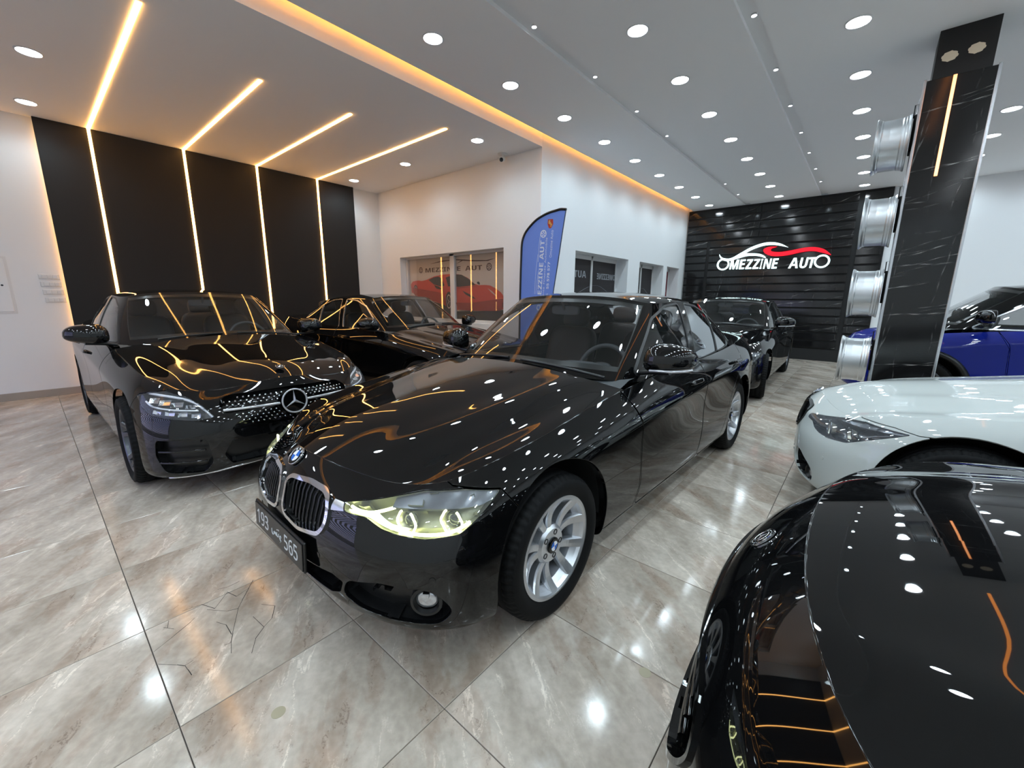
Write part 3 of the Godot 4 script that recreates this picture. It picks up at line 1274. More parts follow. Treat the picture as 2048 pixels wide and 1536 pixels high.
# the twin-kidney face; lit turns the rings on
func kidney_face(car: Node3D, c: Dictionary, b: Dictionary, lit: bool) -> void:
	var face: Soup = b.face
	var belt: Soup = b.belt
	var paint: Material = M[c.paint]
	# lamp
	var lamp := rounded(c.lamp, 0.012, 3)
	var r := cut(face, grown(lamp, 0.003), 1)
	face = r[1]
	var piece := cut(r[0], lamp, 1)[0]
	for sd in 2:
		var l := frame("headlight", car)
		var fl := on_side(piece, sd)
		part(l, "lens", fl, M.lamp_glass)
		part(l, "housing", pocket(fl, 0.075), M.lamp_inside if lit else M.lamp_bright)
		# dark lid over the upper edge
		var lid := cut(piece, c.lamp_lid, 1)[0]
		part(l, "upper_bezel", on_side(lid.pushed(0.012).skirted(0.02), sd), M.lamp_bezel)
		var n := 0
		for k: Array in c.rings:
			var t := surf_at(belt, Vector2(k[0], k[1]), 1, -0.030)
			t.basis = Basis(Vector3.UP, lerp_angle(0.0, atan2(t.basis.z.x, t.basis.z.z), 0.45))
			if sd == 1:
				t = mirror_x(t)
			var rr: float = k[2]
			# six-sided ring, open at the top
			var pts := PackedVector3Array()
			for i in 25:
				var a := deg_to_rad(lerpf(118.0, 422.0, i / 24.0))
				var rad := rr * (1.0 + 0.05 * cos(6.0 * a))
				pts.append(Vector3(cos(a) * rad * 0.92, sin(a) * rad, 0.0))
			part(l, "ring_light", Soup.new().tube(pts, 0.0042, 8).moved(t), M.ring_glow if lit else M.lamp_bezel)
			part(l, "reflector", Soup.new().lathe(PackedVector2Array([Vector2(rr * 0.97, 0.0), Vector2(rr * 0.72, -0.02), Vector2(rr * 0.62, -0.03)]), 28, t * Transform3D(Basis(Vector3(0, 0, 1), Vector3(1, 0, 0), Vector3(0, 1, 0)), Vector3.ZERO)), M.lamp_ribs)
			part(l, "projector", Soup.new().lump(Vector3.ZERO, Vector3(rr * 0.62, rr * 0.62, 0.018), 0.9, t * Transform3D(Basis.IDENTITY, Vector3(0, 0, -0.026))), M.projector)
			n += 1
		for ls: Array in [c.lamp_strip, c.lamp_strip2]:
			var strip := surf_line(belt, smooth2(ls, 5), 1, -0.018)
			if strip.size() > 2:
				part(l, "light_strip", on_side(Soup.new().tube(strip, 0.006 if lit else 0.0045, 6), sd), M.strip_glow if lit else M.lamp_bezel)
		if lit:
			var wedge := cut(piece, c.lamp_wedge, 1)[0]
			part(l, "added_glow_reflector", on_side(wedge.pushed(0.024), sd), M.wedge_glow)  # no lamp itself: the light it catches is put in as glow
	# kidneys: chrome frame, dark well, upright bars
	var kp := rounded(c.kidney, 0.02, 4)
	var r2 := cut(face, grown(kp, 0.015), 1)
	face = r2[1]
	var inner := cut(r2[0], kp, 1)
	for sd in 2:
		var k := frame("kidney_grille", car)
		part(k, "frame", on_side(inner[1].pushed(-0.010).skirted(0.045), sd), M[c.get("kidney_frame", "chrome")])
		part(k, "well", on_side(pocket(inner[0], 0.06), sd), M.liner)
		var lo := 9.0
		var hi := -9.0
		for v in kp:
			lo = minf(lo, v.x)
			hi = maxf(hi, v.x)
		for i in 10:
			var x := lerpf(lo, hi, (i + 0.7) / 10.4)
			var l2 := Geometry2D.intersect_polyline_with_polygon(PackedVector2Array([Vector2(x, 0.0), Vector2(x, 1.2)]), kp)
			if l2.is_empty():
				continue
			var y0: float = minf(l2[0][0].y, l2[0][1].y)
			var y1: float = maxf(l2[0][0].y, l2[0][1].y)
			var ln := PackedVector2Array()
			for j in 6:
				ln.append(Vector2(x, lerpf(y0 - 0.003, y1 + 0.003, j / 5.0)))
			var pts := surf_line(belt, ln, 1, -0.014)
			if pts.size() > 2:
				part(k, "bar", on_side(Soup.new().tube(pts, 0.0055, 6), sd), M.gloss_black)
	# joint between lamp and kidney
	if c.has("link"):
		var r3 := cut(face, c.link, 1)
		face = r3[1]
		put2(car, "chrome_link", r3[0].pushed(-0.002).skirted(0.02), M.satin)
	for h: Array in c.intakes:
		var q := rounded(h[0], h[1], 4)
		var r4 := cut(face, q, 1)
		face = r4[1]
		var ins := r4[0]
		if h[2]:
			part(car, "center_intake", pocket(ins, 0.07).both(), M.trim_black)
		else:
			put2(car, "side_intake", pocket(ins, 0.06), M.trim_black)
	for sd in 2:
		if not c.has("fog"):
			break
		var t := surf_at(belt, Vector2(c.fog[0], c.fog[1]), 1, -0.035)
		if sd == 1:
			t = mirror_x(t)
		var f := frame("fog_light", car)
		var turn := t * Transform3D(Basis(Vector3(0, 0, 1), Vector3(1, 0, 0), Vector3(0, 1, 0)), Vector3.ZERO)
		part(f, "ring", Soup.new().lathe(PackedVector2Array([Vector2(0.058, -0.02), Vector2(0.056, 0.018), Vector2(0.046, 0.020), Vector2(0.040, 0.004)]), 32, turn), M.trim_black)
		part(f, "lens", Soup.new().lump(Vector3.ZERO, Vector3(0.040, 0.034, 0.012), 0.9, t), M.fog_lens)
	# parking sensors
	for v: Array in c.get("sensors", []):
		var t := surf_at(belt, Vector2(v[0], v[1]), 1)
		for sd in 2:
			part(car, "parking_sensor", Soup.new().lathe(PackedVector2Array([Vector2(0.012, -0.001), Vector2(0.011, 0.0015), Vector2(0, 0.002)]), 20, (t if sd == 0 else mirror_x(t)) * Transform3D(Basis(Vector3(0, 0, 1), Vector3(1, 0, 0), Vector3(0, 1, 0)), Vector3.ZERO)), paint)
	finish_panel(car, "front_bumper", face, paint, 0)
	var top: PackedVector3Array = b.top
	var et := surf_at(belt, Vector2(0.0006, c.emblem.y), 1, 0.004)
	et.origin.x = 0.0
	roundel(car, et, 0.041)


func on_side(s: Soup, sd: int) -> Soup:
	return s if sd == 0 else s.mirrored()


# the face with the star in a studded grille
func star_face(car: Node3D, c: Dictionary, b: Dictionary) -> void:
	var face: Soup = b.face
	var belt: Soup = b.belt
	var paint: Material = M[c.paint]
	var lamp := rounded(c.lamp, 0.012, 3)
	var r := cut(face, grown(lamp, 0.003), 1)
	face = r[1]
	var piece := cut(r[0], lamp, 1)[0]
	for sd in 2:
		var l := frame("headlight", car)
		part(l, "lens", on_side(piece, sd), M.lamp_glass)
		part(l, "housing", on_side(pocket(piece, 0.07), sd), M.lamp_dark)
		# eyebrow and lower light guide
		part(l, "light_guide", on_side(Soup.new().tube(surf_line(belt, smooth2(c.brow, 6), 1, -0.016), 0.009, 8), sd), M.guide)
		part(l, "light_guide", on_side(Soup.new().tube(surf_line(belt, smooth2(c.brow2, 6), 1, -0.018), 0.006, 8), sd), M.guide)
		for v: Array in c.cells:
			var t := surf_at(belt, Vector2(v[0], v[1]), 1, -0.040)
			var cell := Soup.new()
			var w: float = v[2]
			var h: float = v[3]
			# shallow reflector cup with a lens block
			var o: Array[Vector3] = [Vector3(-w, -h, 0.012), Vector3(w, -h, 0.012), Vector3(w, h, 0.012), Vector3(-w, h, 0.012)]
			var i: Array[Vector3] = [Vector3(-w, -h, -0.01) * 0.55, Vector3(w, -h, -0.01) * 0.55, Vector3(w, h, -0.01) * 0.55, Vector3(-w, h, -0.01) * 0.55]
			for k in 4:
				cell.quad(t * o[k], t * o[(k + 1) % 4], t * i[(k + 1) % 4], t * i[k], t.basis.z)
			cell.quad(t * i[0], t * i[1], t * i[2], t * i[3], t.basis.z)
			part(l, "reflector_cell", on_side(cell, sd), M.chrome)
	# grille: dark well full of bright studs
	var gp := rounded(c.grille, 0.05, 6)
	var r2 := cut(face, grown(gp, 0.010), 1)
	face = r2[1]
	var inn := cut(r2[0], gp, 1)
	var gr := frame("grille", car)
	part(gr, "frame", inn[1].pushed(-0.006).skirted(0.04).both(), M.gloss_black)
	part(gr, "well", pocket(inn[0], 0.035).both(), M.gloss_black)
	var ny := 11
	if c.get("plain", false):
		for y in [.52, .57, .62, .67]:
			var ln := PackedVector2Array()
			for i in 9:
				ln.append(Vector2(0.002 + 0.042 * i, y))
			put2(gr, "fin", Soup.new().tube(surf_line(belt, ln, 1, -0.022), 0.012, 8, false, true, 0.5), M.gloss_black)
		ny = 0
	for j in ny:
		var y: float = lerpf(c.grille_y[0], c.grille_y[1], (j + 0.5) / ny)
		for i in 13:
			var x := 0.018 + 0.036 * i + (0.018 if j % 2 else 0.0)
			if not Geometry2D.is_point_in_polygon(Vector2(x, y), grown(gp, -0.012)) or absf(y - c.star[1]) < 0.026 or Vector2(x, y).distance_to(Vector2(0, c.star[1])) < 0.105:
				continue
			var t := surf_at(belt, Vector2(x, y), 1, -0.022)
			if t.origin.y < 0:
				continue
			for sd in 2:
				part(gr, "stud", stud_mesh(), M.chrome, t if sd == 0 else Transform3D(Basis(Vector3(-t.basis.x.x, t.basis.x.y, t.basis.x.z), Vector3(-t.basis.y.x, t.basis.y.y, t.basis.y.z), Vector3(-t.basis.z.x, t.basis.z.y, t.basis.z.z)), Vector3(-t.origin.x, t.origin.y, t.origin.z)))
	var bar := PackedVector2Array()
	for i in 9:
		bar.append(Vector2(lerpf(0.10, c.bar_end, i / 8.0), c.star[1]))
	if not c.get("plain", false):
		put2(gr, "cross_bar", Soup.new().tube(surf_line(belt, bar, 1, -0.004), 0.017, 10, false, true, 0.5), M.satin)
	if not c.get("plain", false):
		var st := surf_at(belt, Vector2(0.0005, c.star[1]), 1, 0.012)
		st.origin.x = 0
		st.basis = Basis(Vector3.RIGHT, -0.12)
		var e := frame("star_emblem", gr, st)
		part(e, "dish", Soup.new().lathe(PackedVector2Array([Vector2(0.09, -0.01), Vector2(0.088, 0.0), Vector2(0, 0.002)]), 40, Transform3D(Basis(Vector3(0, 0, 1), Vector3(1, 0, 0), Vector3(0, 1, 0)), Vector3.ZERO)), M.gloss_black)
		part(e, "star", star_soup(0.088, 0.016, Transform3D(Basis.IDENTITY, Vector3(0, 0, 0.006))), M.satin)
	for h: Array in c.intakes:
		var q := rounded(h[0], h[1], 4)
		var r4 := cut(face, q, 1)
		face = r4[1]
		if h[2]:
			part(car, "center_intake", pocket(r4[0], 0.07).both(), M.trim_black)
		else:
			put2(car, "side_intake", pocket(r4[0], 0.06), M.trim_black)
			for yy in h[3]:
				var ln := PackedVector2Array()
				for i in 8:
					ln.append(Vector2(lerpf(h[4], h[5], i / 7.0), yy))
				put2(car, "intake_fin", Soup.new().tube(surf_line(belt, ln, 1, -0.012), 0.013, 8, false, true, 0.55), M.gloss_black)
	# bright lip along the lower edge
	if c.has("lip"):
		put2(car, "chrome_lip", Soup.new().tube(surf_line(belt, smooth2(c.lip, 6), 1, 0.0), 0.008, 8), M.chrome)
	finish_panel(car, "front_bumper", face, paint, 0)
	var bt := Transform3D(Basis(Vector3.RIGHT, deg_to_rad(c.badge_tilt)), c.emblem)
	if c.has("badge_y"):
		bt = surf_at(belt, Vector2(0.0006, c.badge_y), 1, 0.001)
		bt.origin.x = 0.0
	var bd := frame("hood_badge", car, bt)
	badge_parts(bd)


var stud: ArrayMesh


func stud_mesh() -> ArrayMesh:
	if stud == null:
		stud = Soup.new().lathe(PackedVector2Array([Vector2(0.0072, 0), Vector2(0.0066, 0.012), Vector2(0.0045, 0.015), Vector2(0, 0.016)]), 10, Transform3D(Basis(Vector3(0, 0, 1), Vector3(1, 0, 0), Vector3(0, 1, 0)), Vector3.ZERO)).mesh()
	return stud


func badge_parts(bd: Node3D) -> void:
	var turn := Transform3D(Basis(Vector3(0, 0, 1), Vector3(1, 0, 0), Vector3(0, 1, 0)), Vector3.ZERO)
	part(bd, "disc", Soup.new().lathe(PackedVector2Array([Vector2(0.032, 0), Vector2(0.032, 0.003), Vector2(0, 0.0045)]), 36, turn), M.gloss_black)
	part(bd, "rim", Soup.new().lathe(PackedVector2Array([Vector2(0.033, 0), Vector2(0.033, 0.004), Vector2(0.029, 0.005), Vector2(0.029, 0.0035)]), 36, turn), M.chrome)
	# wreath of little leaves
	var wr := Soup.new()
	for i in 28:
		if i % 14 == 0:
			continue
		var a := TAU * i / 28
		wr.lump(Vector3(cos(a) * 0.025, sin(a) * 0.025, 0.004), Vector3(0.0022, 0.0012, 0.0008), 1.0, Transform3D(), 6, 4)
	part(bd, "wreath", wr, M.chrome)
	part(bd, "star", star_soup(0.019, 0.003, Transform3D(Basis.IDENTITY, Vector3(0, 0, 0.005))), M.chrome)


# thin things every car carries: door handles, wipers
func common_trim(car: Node3D, c: Dictionary, b: Dictionary, handles: Array) -> void:
	for h: Array in handles:
		var t := surf_at(b.belt, Vector2(h[0], h[1]), 0, 0.0)
		var s := Soup.new().lump(Vector3(0, 0, 0.022), Vector3(0.105, 0.015, 0.012), 0.5, t)
		s.lump(Vector3(-0.085, 0, 0.008), Vector3(0.014, 0.013, 0.014), 0.6, t)
		s.lump(Vector3(0.085, 0, 0.008), Vector3(0.014, 0.013, 0.014), 0.6, t)
		put2(car, "door_handle", s, M[c.paint])
	var e: PackedVector3Array = b.hood_edge
	for w in 2:
		var x0 := 0.10 if w == 0 else -0.50
		var a := Vector3(x0, 0, 0)
		var pts := PackedVector3Array()
		for i in 8:
			var x := x0 + 0.56 * i / 7.0 if w == 0 else x0 + 0.48 * i / 7.0
			var s := absf(x) / e[e.size() - 1].x
			var q := arc(e, s)
			pts.append(Vector3(x, q.y + 0.016, q.z - 0.045 - 0.02 * i / 7.0))
		part(car, "wiper", Soup.new().tube(pts, 0.009, 6), M.trim_black)


func morph(c: Dictionary, wb: float, fo: float, ro: float, wx: float, ys: Array) -> Dictionary:
	for k: Array in c.cols:
		k[0] *= wx
		k[1] = map_z(k[1], wb, fo, ro)
		var yy := []
		for y in k[3]:
			yy.append(map_y(y, ys))
		k[3] = yy
	for k: Array in c.cabin:
		k[0] *= wx
		k[3] *= wx
		k[1] = map_y(k[1], ys)
		k[4] = map_y(k[4], ys)
		k[2] = map_z(k[2], wb, fo, ro)
		k[5] = map_z(k[5], wb, fo, ro)
	for key in ["hood_mid", "roof_mid"]:
		for i in range(0, c[key].size(), 2):
			c[key][i] = map_z(c[key][i], wb, fo, ro)
			c[key][i + 1] = map_y(c[key][i + 1], ys)
	for i in range(2, c.boot.size(), 2):
		c.boot[i] = map_z(c.boot[i], wb, fo, ro)
		c.boot[i + 1] = map_y(c.boot[i + 1], ys)
	for key in ["windows", "pillars", "doors"]:
		var l := []
		for p: PackedVector2Array in c[key]:
			l.append(map_poly(p, wb, fo, ro, ys))
		c[key] = l
	for key in ["sill", "fender"]:
		c[key] = map_poly(c[key], wb, fo, ro, ys)
	c.split = map_z(c.split, wb, fo, ro)
	c.half *= wx
	for a: Array in c.arches:
		a[0] = map_z(a[0], wb, fo, ro)
	return c


func map_z(z: float, wb: float, fo: float, ro: float) -> float:
	if z > 0.0:
		return z * fo
	if z > -2.81:
		return z * wb / 2.81
	return -wb + (z + 2.81) * ro


func map_y(y: float, ys: Array) -> float:
	for k in range(0, ys.size() - 2, 2):
		if y <= ys[k + 2] or k == ys.size() - 4:
			return lerpf(ys[k + 1], ys[k + 3], (y - ys[k]) / (ys[k + 2] - ys[k]))
	return y


func map_poly(p: PackedVector2Array, wb: float, fo: float, ro: float, ys: Array) -> PackedVector2Array:
	var r := PackedVector2Array()
	for v in p:
		r.append(Vector2(map_z(v.x, wb, fo, ro), map_y(v.y, ys)))
	return r
# ---------------------------------------------------------------- the cars of the showroom
func spec_sedan() -> Dictionary:
	var c := {}
	c.paint = "paint_black"
	c.half = 0.905
	c.cols = [
		[0.0, 0.795, 0, [.24, .25, .31, .42, .53, .63, .71, .757], [.10, .02, 0, 0, 0, .02, .05, .087]],
		[0.30, 0.785, 6, [.23, .24, .30, .41, .52, .61, .665, .700], [.10, .02, 0, 0, 0, .04, .10, .165]],
		[0.58, 0.725, 24, [.205, .215, .28, .40, .51, .59, .645, .682], [.10, .02, 0, 0, .01, .06, .13, .20]],
		[0.81, 0.56, 50, [.19, .20, .27, .40, .50, .58, .65, .714], [.09, .015, 0, 0, .01, .05, .11, .17]],
		[0.88, 0.33, 75, [.185, .195, .28, .40, .50, .59, .70, .767], [.08, .015, 0, 0, .005, .025, .065, .14]],
		[0.885, 0.05, 85, [.19, .20, .28, .40, .52, .64, .74, .805], [.08, .03, .01, 0, 0, .008, .04, .105]],
		[0.895, -0.35, 90, [.19, .20, .28, .42, .58, .71, .80, .87], [.10, .04, .02, .008, .006, .004, .035, .11]],
		[0.90, -0.85, 90, [.19, .20, .28, .44, .62, .75, .85, .935], [.10, .045, .022, .012, .018, 0, .03, .085]],
		[0.905, -1.45, 90, [.19, .20, .28, .44, .63, .78, .87, .945], [.10, .045, .022, .014, .022, 0, .03, .085]],
		[0.905, -2.05, 90, [.19, .20, .28, .44, .64, .80, .89, .96], [.10, .045, .022, .012, .02, 0, .03, .085]],
		[0.91, -2.6, 90, [.19, .20, .29, .45, .64, .82, .91, .985], [.09, .05, .015, 0, .005, 0, .035, .10]],
		[0.905, -3.05, 93, [.20, .21, .30, .45, .63, .83, .93, 1.01], [.09, .04, .01, 0, .005, .005, .05, .13]],
		[0.86, -3.4, 105, [.22, .23, .32, .46, .62, .80, .95, 1.03], [.10, .03, 0, 0, 0, .01, .05, .13]],
		[0.70, -3.68, 140, [.24, .25, .33, .45, .60, .78, .95, 1.05], [.12, .03, 0, 0, .02, .03, .06, .09]],
		[0.36, -3.80, 170, [.24, .25, .33, .45, .60, .78, .95, 1.06], [.12, .03, 0, 0, .02, .03, .06, .09]],
		[0.0, -3.83, 180, [.24, .25, .33, .45, .60, .78, .95, 1.06], [.12, .03, 0, 0, .02, .03, .06, .09]],
	]
	c.hood_corner = 3.1
	c.hood_end = 6.6
	c.hood_mid = [0.45, 0.825, 0.10, 0.885, -0.30, 0.945, -0.58, 0.985]
	c.hood_bump = [[0.008, 0.34, 0.66, 0.10], [-0.010, 0.72, 0.86, 0.10]]
	c.cabin = [
		[0.0, .95, -.57, 0.0, 1.405, -1.24, 0, 1], [.35, .94, -.61, .29, 1.398, -1.25, .1, 1], [.60, .925, -.72, .48, 1.378, -1.29, .4, .8], [.70, .915, -.80, .56, 1.350, -1.36, .8, .5],
		[.775, .90, -.93, .60, 1.348, -1.50, 1, .1], [.80, .90, -1.30, .61, 1.362, -1.72, 1, 0], [.805, .91, -1.75, .612, 1.365, -2.0, 1, 0], [.80, .925, -2.2, .60, 1.35, -2.28, 1, 0],
		[.785, .95, -2.65, .575, 1.315, -2.52, 1, 0], [.73, .98, -2.98, .51, 1.30, -2.60, .8, -.5], [.62, 1.01, -3.12, .43, 1.335, -2.56, .3, -.9], [.35, 1.03, -3.2, .25, 1.355, -2.54, .1, -1], [0.0, 1.035, -3.22, 0.0, 1.36, -2.53, 0, -1]]
	c.roof_corners = [2.9, 9.2]
	c.roof_mid = [-1.45, 1.427, -1.75, 1.437, -2.15, 1.42]
	c.boot = [10.2, 13.0, -3.02, 1.03, -3.45, 1.075]
	c.windshield = V2([-0.2, 0.10, 2.72, 0.10, 2.95, 0.965, -0.2, 0.965])
	c.rear_glass = V2([10.4, 0.12, 12.2, 0.12, 12.2, 0.95, 10.2, 0.95])
	c.arches = [[0.0, 0.34, 0.378], [-2.81, 0.34, 0.378]]
	c.windows = [
		rounded(V2([-0.92, .945, -1.06, 1.06, -1.32, 1.245, -1.56, 1.325, -1.79, 1.345, -1.66, .945]), 0.03),
		rounded(V2([-1.77, .95, -1.91, 1.345, -2.15, 1.325, -2.40, 1.26, -2.30, .965]), 0.03),
		rounded(V2([-2.33, .967, -2.43, 1.25, -2.62, 1.165, -2.83, 1.065, -2.80, 1.03, -2.68, .985]), 0.02)]
	c.pillars = [V2([-1.65, .90, -1.79, 1.36, -1.915, 1.36, -1.78, .90]), V2([-2.295, .95, -2.41, 1.27, -2.44, 1.26, -2.335, .95])]
	c.doors = [
		rounded(V2([-0.60, .93, -0.72, .70, -0.755, .36, -0.72, .245, -1.72, .245, -1.76, .45, -1.69, 1.5, -0.60, 1.5]), 0.04),
		rounded(V2([-1.73, .245, -1.77, .45, -1.70, 1.5, -2.85, 1.5, -2.78, .99, -2.62, .80, -2.42, .56, -2.34, .36, -2.28, .245]), 0.05)]
	c.sill = V2([-0.37, .238, -2.42, .238, -2.46, .0, -0.33, .0])
	c.fender = V2([0.305, .688, 0.25, .60, 0.0, .30, -0.2, -.2, -0.375, -.2, -0.375, .243, -0.70, .243, -0.74, .36, -0.71, .70, -0.60, .925, -0.74, 1.4, 0.7, 1.4, 0.47, .80, 0.435, .707])
	c.split = -0.60
	return c


func place(x: float, z: float, yaw: float) -> Transform3D:
	return Transform3D(Basis(Vector3.UP, deg_to_rad(yaw)), Vector3(x, 0, z))


func wheels(car: Node3D, c: Dictionary, x: float, r: float, w: float, rim: float, style: String, steer := 0.0) -> void:
	for s in [1.0, -1.0]:
		make_wheel(car, Vector3(x * s, r, c.arches[0][0]), s, r, w, rim, style, steer, 0.15)
		make_wheel(car, Vector3(x * s, r, c.arches[1][0]), s, r, w, rim, style, 0.0, 0.4)


func kidney_spec(c: Dictionary) -> void:
	c.lamp = V2([.398, .632, .545, .652, .735, .686, .92, .698, 1.07, .685, .97, .622, .885, .572, .76, .562, .665, .569, .59, .581, .52, .606, .415, .608])
	c.lamp_lid = V2([.60, .64, .75, .645, .98, .650, 1.2, .70, 1.1, .75, .60, .75])
	c.rings = [[.672, .612, .044], [.855, .614, .044]]
	c.lamp_strip2 = [.42, .629, .47, .622, .53, .625, .61, .643]
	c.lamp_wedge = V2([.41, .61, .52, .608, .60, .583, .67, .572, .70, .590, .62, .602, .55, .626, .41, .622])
	c.lamp_strip = [.43, .616, .52, .614, .60, .590, .67, .578, .76, .571, .86, .578, .93, .605]
	c.kidney = V2([.034, .628, .06, .650, .18, .654, .285, .640, .322, .618, .334, .55, .308, .516, .17, .494, .055, .508, .034, .53])
	c.link = V2([.345, .600, .345, .634, .394, .630, .410, .608])
	c.intakes = [[V2([.455, .375, .60, .405, .775, .395, .83, .354, .862, .30, .81, .252, .65, .262, .51, .276, .43, .31]), 0.03, false], [V2([-.05, .335, -.05, .285, .36, .285, .42, .31, .44, .36, .38, .375]), 0.01, true]]
	c.fog = [.765, .335]
	c.sensors = [[.79, .43], [.30, .42]]
	c.emblem = Vector3(0, .712, .735)


func main_sedan() -> void:
	var c := spec_sedan()
	kidney_spec(c)
	c.seats = "leather_brown"
	c.mirror_panes = true
	var at := place(-1.735, -1.365, -1.3)
	var car := thing("sedan_car", "black sedan with twin kidney grille and glowing headlights, in the middle of the showroom", "car", at)
	var b := build_car(car, c)
	for s in [1.0, -1.0]:
		side_mirror(car, c, Vector3(0.91, 1.035, -0.98), s, true)
	wheels(car, c, 0.765, 0.32, 0.205, 0.222, "vee")
	kidney_face(car, c, b, true)
	common_trim(car, c, b, [[-1.50, .835], [-2.50, .868]])
	# number plate
	var pl := frame("license_plate", car, Transform3D(Basis(Vector3.RIGHT, deg_to_rad(-3)), Vector3(-0.01, 0.398, 0.812)))
	part(pl, "holder", Soup.new().box(Vector3(0, 0, -0.006), Vector3(0.535, 0.128, 0.012), 0.004), M.trim_black)
	part(pl, "plate", Soup.new().box(Vector3(0, 0, 0.002), Vector3(0.52, 0.112, 0.004), 0.0015), M.plate)
	lettering("193", 0.066, false, M.plate_letter, pl, Transform3D(Basis.IDENTITY, Vector3(-0.165, 0, 0.0045)), "plate_number", 0.001, 0.135)
	lettering("565", 0.066, false, M.plate_letter, pl, Transform3D(Basis.IDENTITY, Vector3(0.15, 0, 0.0045)), "plate_number", 0.001, 0.135)
	# the word between the numbers, written from right to left
	var w := Soup.new()
	for st: Array in [[0.045, -0.012, 0.052, 0.0, 0.044, 0.006, 0.036, -0.004, 0.044, -0.012, 0.052, -0.016, 0.040, -0.026], [0.028, 0.008, 0.026, -0.006, 0.016, -0.010, 0.008, -0.006, 0.006, 0.006], [0.006, -0.006, 0.0, -0.010, -0.006, 0.002, -0.008, -0.008, -0.014, 0.0, -0.016, -0.009, -0.024, 0.0, -0.026, -0.012, -0.036, -0.020, -0.048, -0.012, -0.050, 0.004]]:
		var pts := []
		for k in range(0, st.size(), 2):
			pts.append(Vector3(st[k] - 0.002, st[k + 1], 0.0045))
		w.tube(smooth3(pts, 4), 0.0026, 6, false, true, 0.3)
	for d: Array in [[0.018, 0.022], [0.026, 0.022], [0.006, 0.018]]:
		w.lump(Vector3(d[0], d[1], 0.0045), Vector3(0.003, 0.003, 0.001), 1.0, Transform3D(), 8, 6)
	part(pl, "plate_word", w, M.plate_letter)


func studded_sedan() -> void:
	var c := morph(spec_sedan(), 2.84, 1.03, 1.0, 1.0, [0, -.06, .19, .14, .27, .23, .45, .45, .757, .80, .95, .985, 1.43, 1.445])
	var at := place(-4.03, -1.225, 90.5)
	star_spec(c)
	var car := thing("sedan_car", "black sedan with a large star in a studded grille, beside the white wall", "car", at)
	var b := build_car(car, c)
	for s in [1.0, -1.0]:
		side_mirror(car, c, Vector3(0.915, 1.045, -0.90), s, false)
	wheels(car, c, 0.775, 0.33, 0.225, 0.238, "amg")
	if DEBUG:
		var m: Soup = b.belt.mirrored()
		print("C lamp"); trace(m, at, cam_x, FOCAL, [273, 774, 328, 783, 378, 798, 429, 835, 391, 841, 344, 838, 305, 831, 281, 810])
		print("brow"); trace(m, at, cam_x, FOCAL, [286, 781, 344, 792, 383, 801, 403, 813, 425, 835])
		print("brow2"); trace(m, at, cam_x, FOCAL, [286, 802, 302, 813, 344, 818, 395, 820])
		print("cells"); trace(m, at, cam_x, FOCAL, [301, 799, 325, 802, 350, 806, 380, 809, 306, 824, 334, 825, 361, 827, 389, 828])
		print("grille"); trace(m, at, cam_x, FOCAL, [436, 802, 451, 792, 553, 777, 451, 824, 486, 848, 545, 846, 590, 802, 443, 818])
		print("intake"); trace(m, at, cam_x, FOCAL, [309, 881, 411, 881, 411, 930, 380, 945, 310, 948])
		print("lip"); trace(m, at, cam_x, FOCAL, [284, 948, 312, 954, 391, 951, 422, 943, 469, 934, 510, 924])
	star_face(car, c, b)
	common_trim(car, c, b, [[-1.50, .86], [-2.50, .89]])


func star_spec(c: Dictionary) -> void:
	c.lamp = V2([1.15, .757, .88, .742, .675, .688, .575, .637, .505, .565, .62, .553, .76, .567, .90, .590, 1.02, .650])
	c.brow = [1.06, .738, .80, .708, .656, .676, .584, .637, .521, .570]
	c.brow2 = [1.01, .68, .924, .65, .768, .632, .607, .62]
	c.cells = [[.95, .69, .036, .020], [.854, .680, .036, .020], [.761, .667, .036, .019], [.663, .652, .032, .016], [.895, .614, .030, .016], [.795, .606, .030, .016], [.709, .597, .028, .015], [.625, .588, .026, .014]]
	c.grille = V2([-.05, .712, .10, .708, .43, .690, .482, .655, .46, .60, .40, .54, .352, .497, .17, .468, -.05, .462])
	c.grille_y = [.465, .715]
	c.star = [0.0, .602]
	c.bar_end = .455
	c.intakes = [[V2([.56, .425, .87, .434, .885, .32, .83, .20, .60, .185, .54, .26]), 0.03, false, [.27, .35], .58, .86], [V2([-.05, .40, -.05, .23, .44, .22, .48, .30, .42, .40]), 0.02, true]]
	c.lip = [0.0, .20, .40, .190, .62, .160, .85, .150]
	c.emblem = Vector3(0, .843, .60)
	c.badge_tilt = -72.0


func second_sedan() -> void:
	var c := morph(spec_sedan(), 2.92, 1.04, 1.06, 1.01, [0, -.06, .19, .14, .27, .23, .45, .45, .757, .80, .95, .975, 1.43, 1.435])
	c.nu = 9
	c.nv = 6
	star_spec(c)
	c.seal = "bright_trim"
	var car := thing("sedan_car", "black sedan with bright window surrounds, parked below the printed window", "car", place(-3.95, -3.78, 92.5))
	var b := build_car(car, c)
	for s in [1.0, -1.0]:
		side_mirror(car, c, Vector3(0.925, 1.03, -0.94), s, false)
	wheels(car, c, 0.785, 0.33, 0.225, 0.238, "amg")
	star_face(car, c, b)
	common_trim(car, c, b, [[-1.54, .85], [-2.58, .88]])


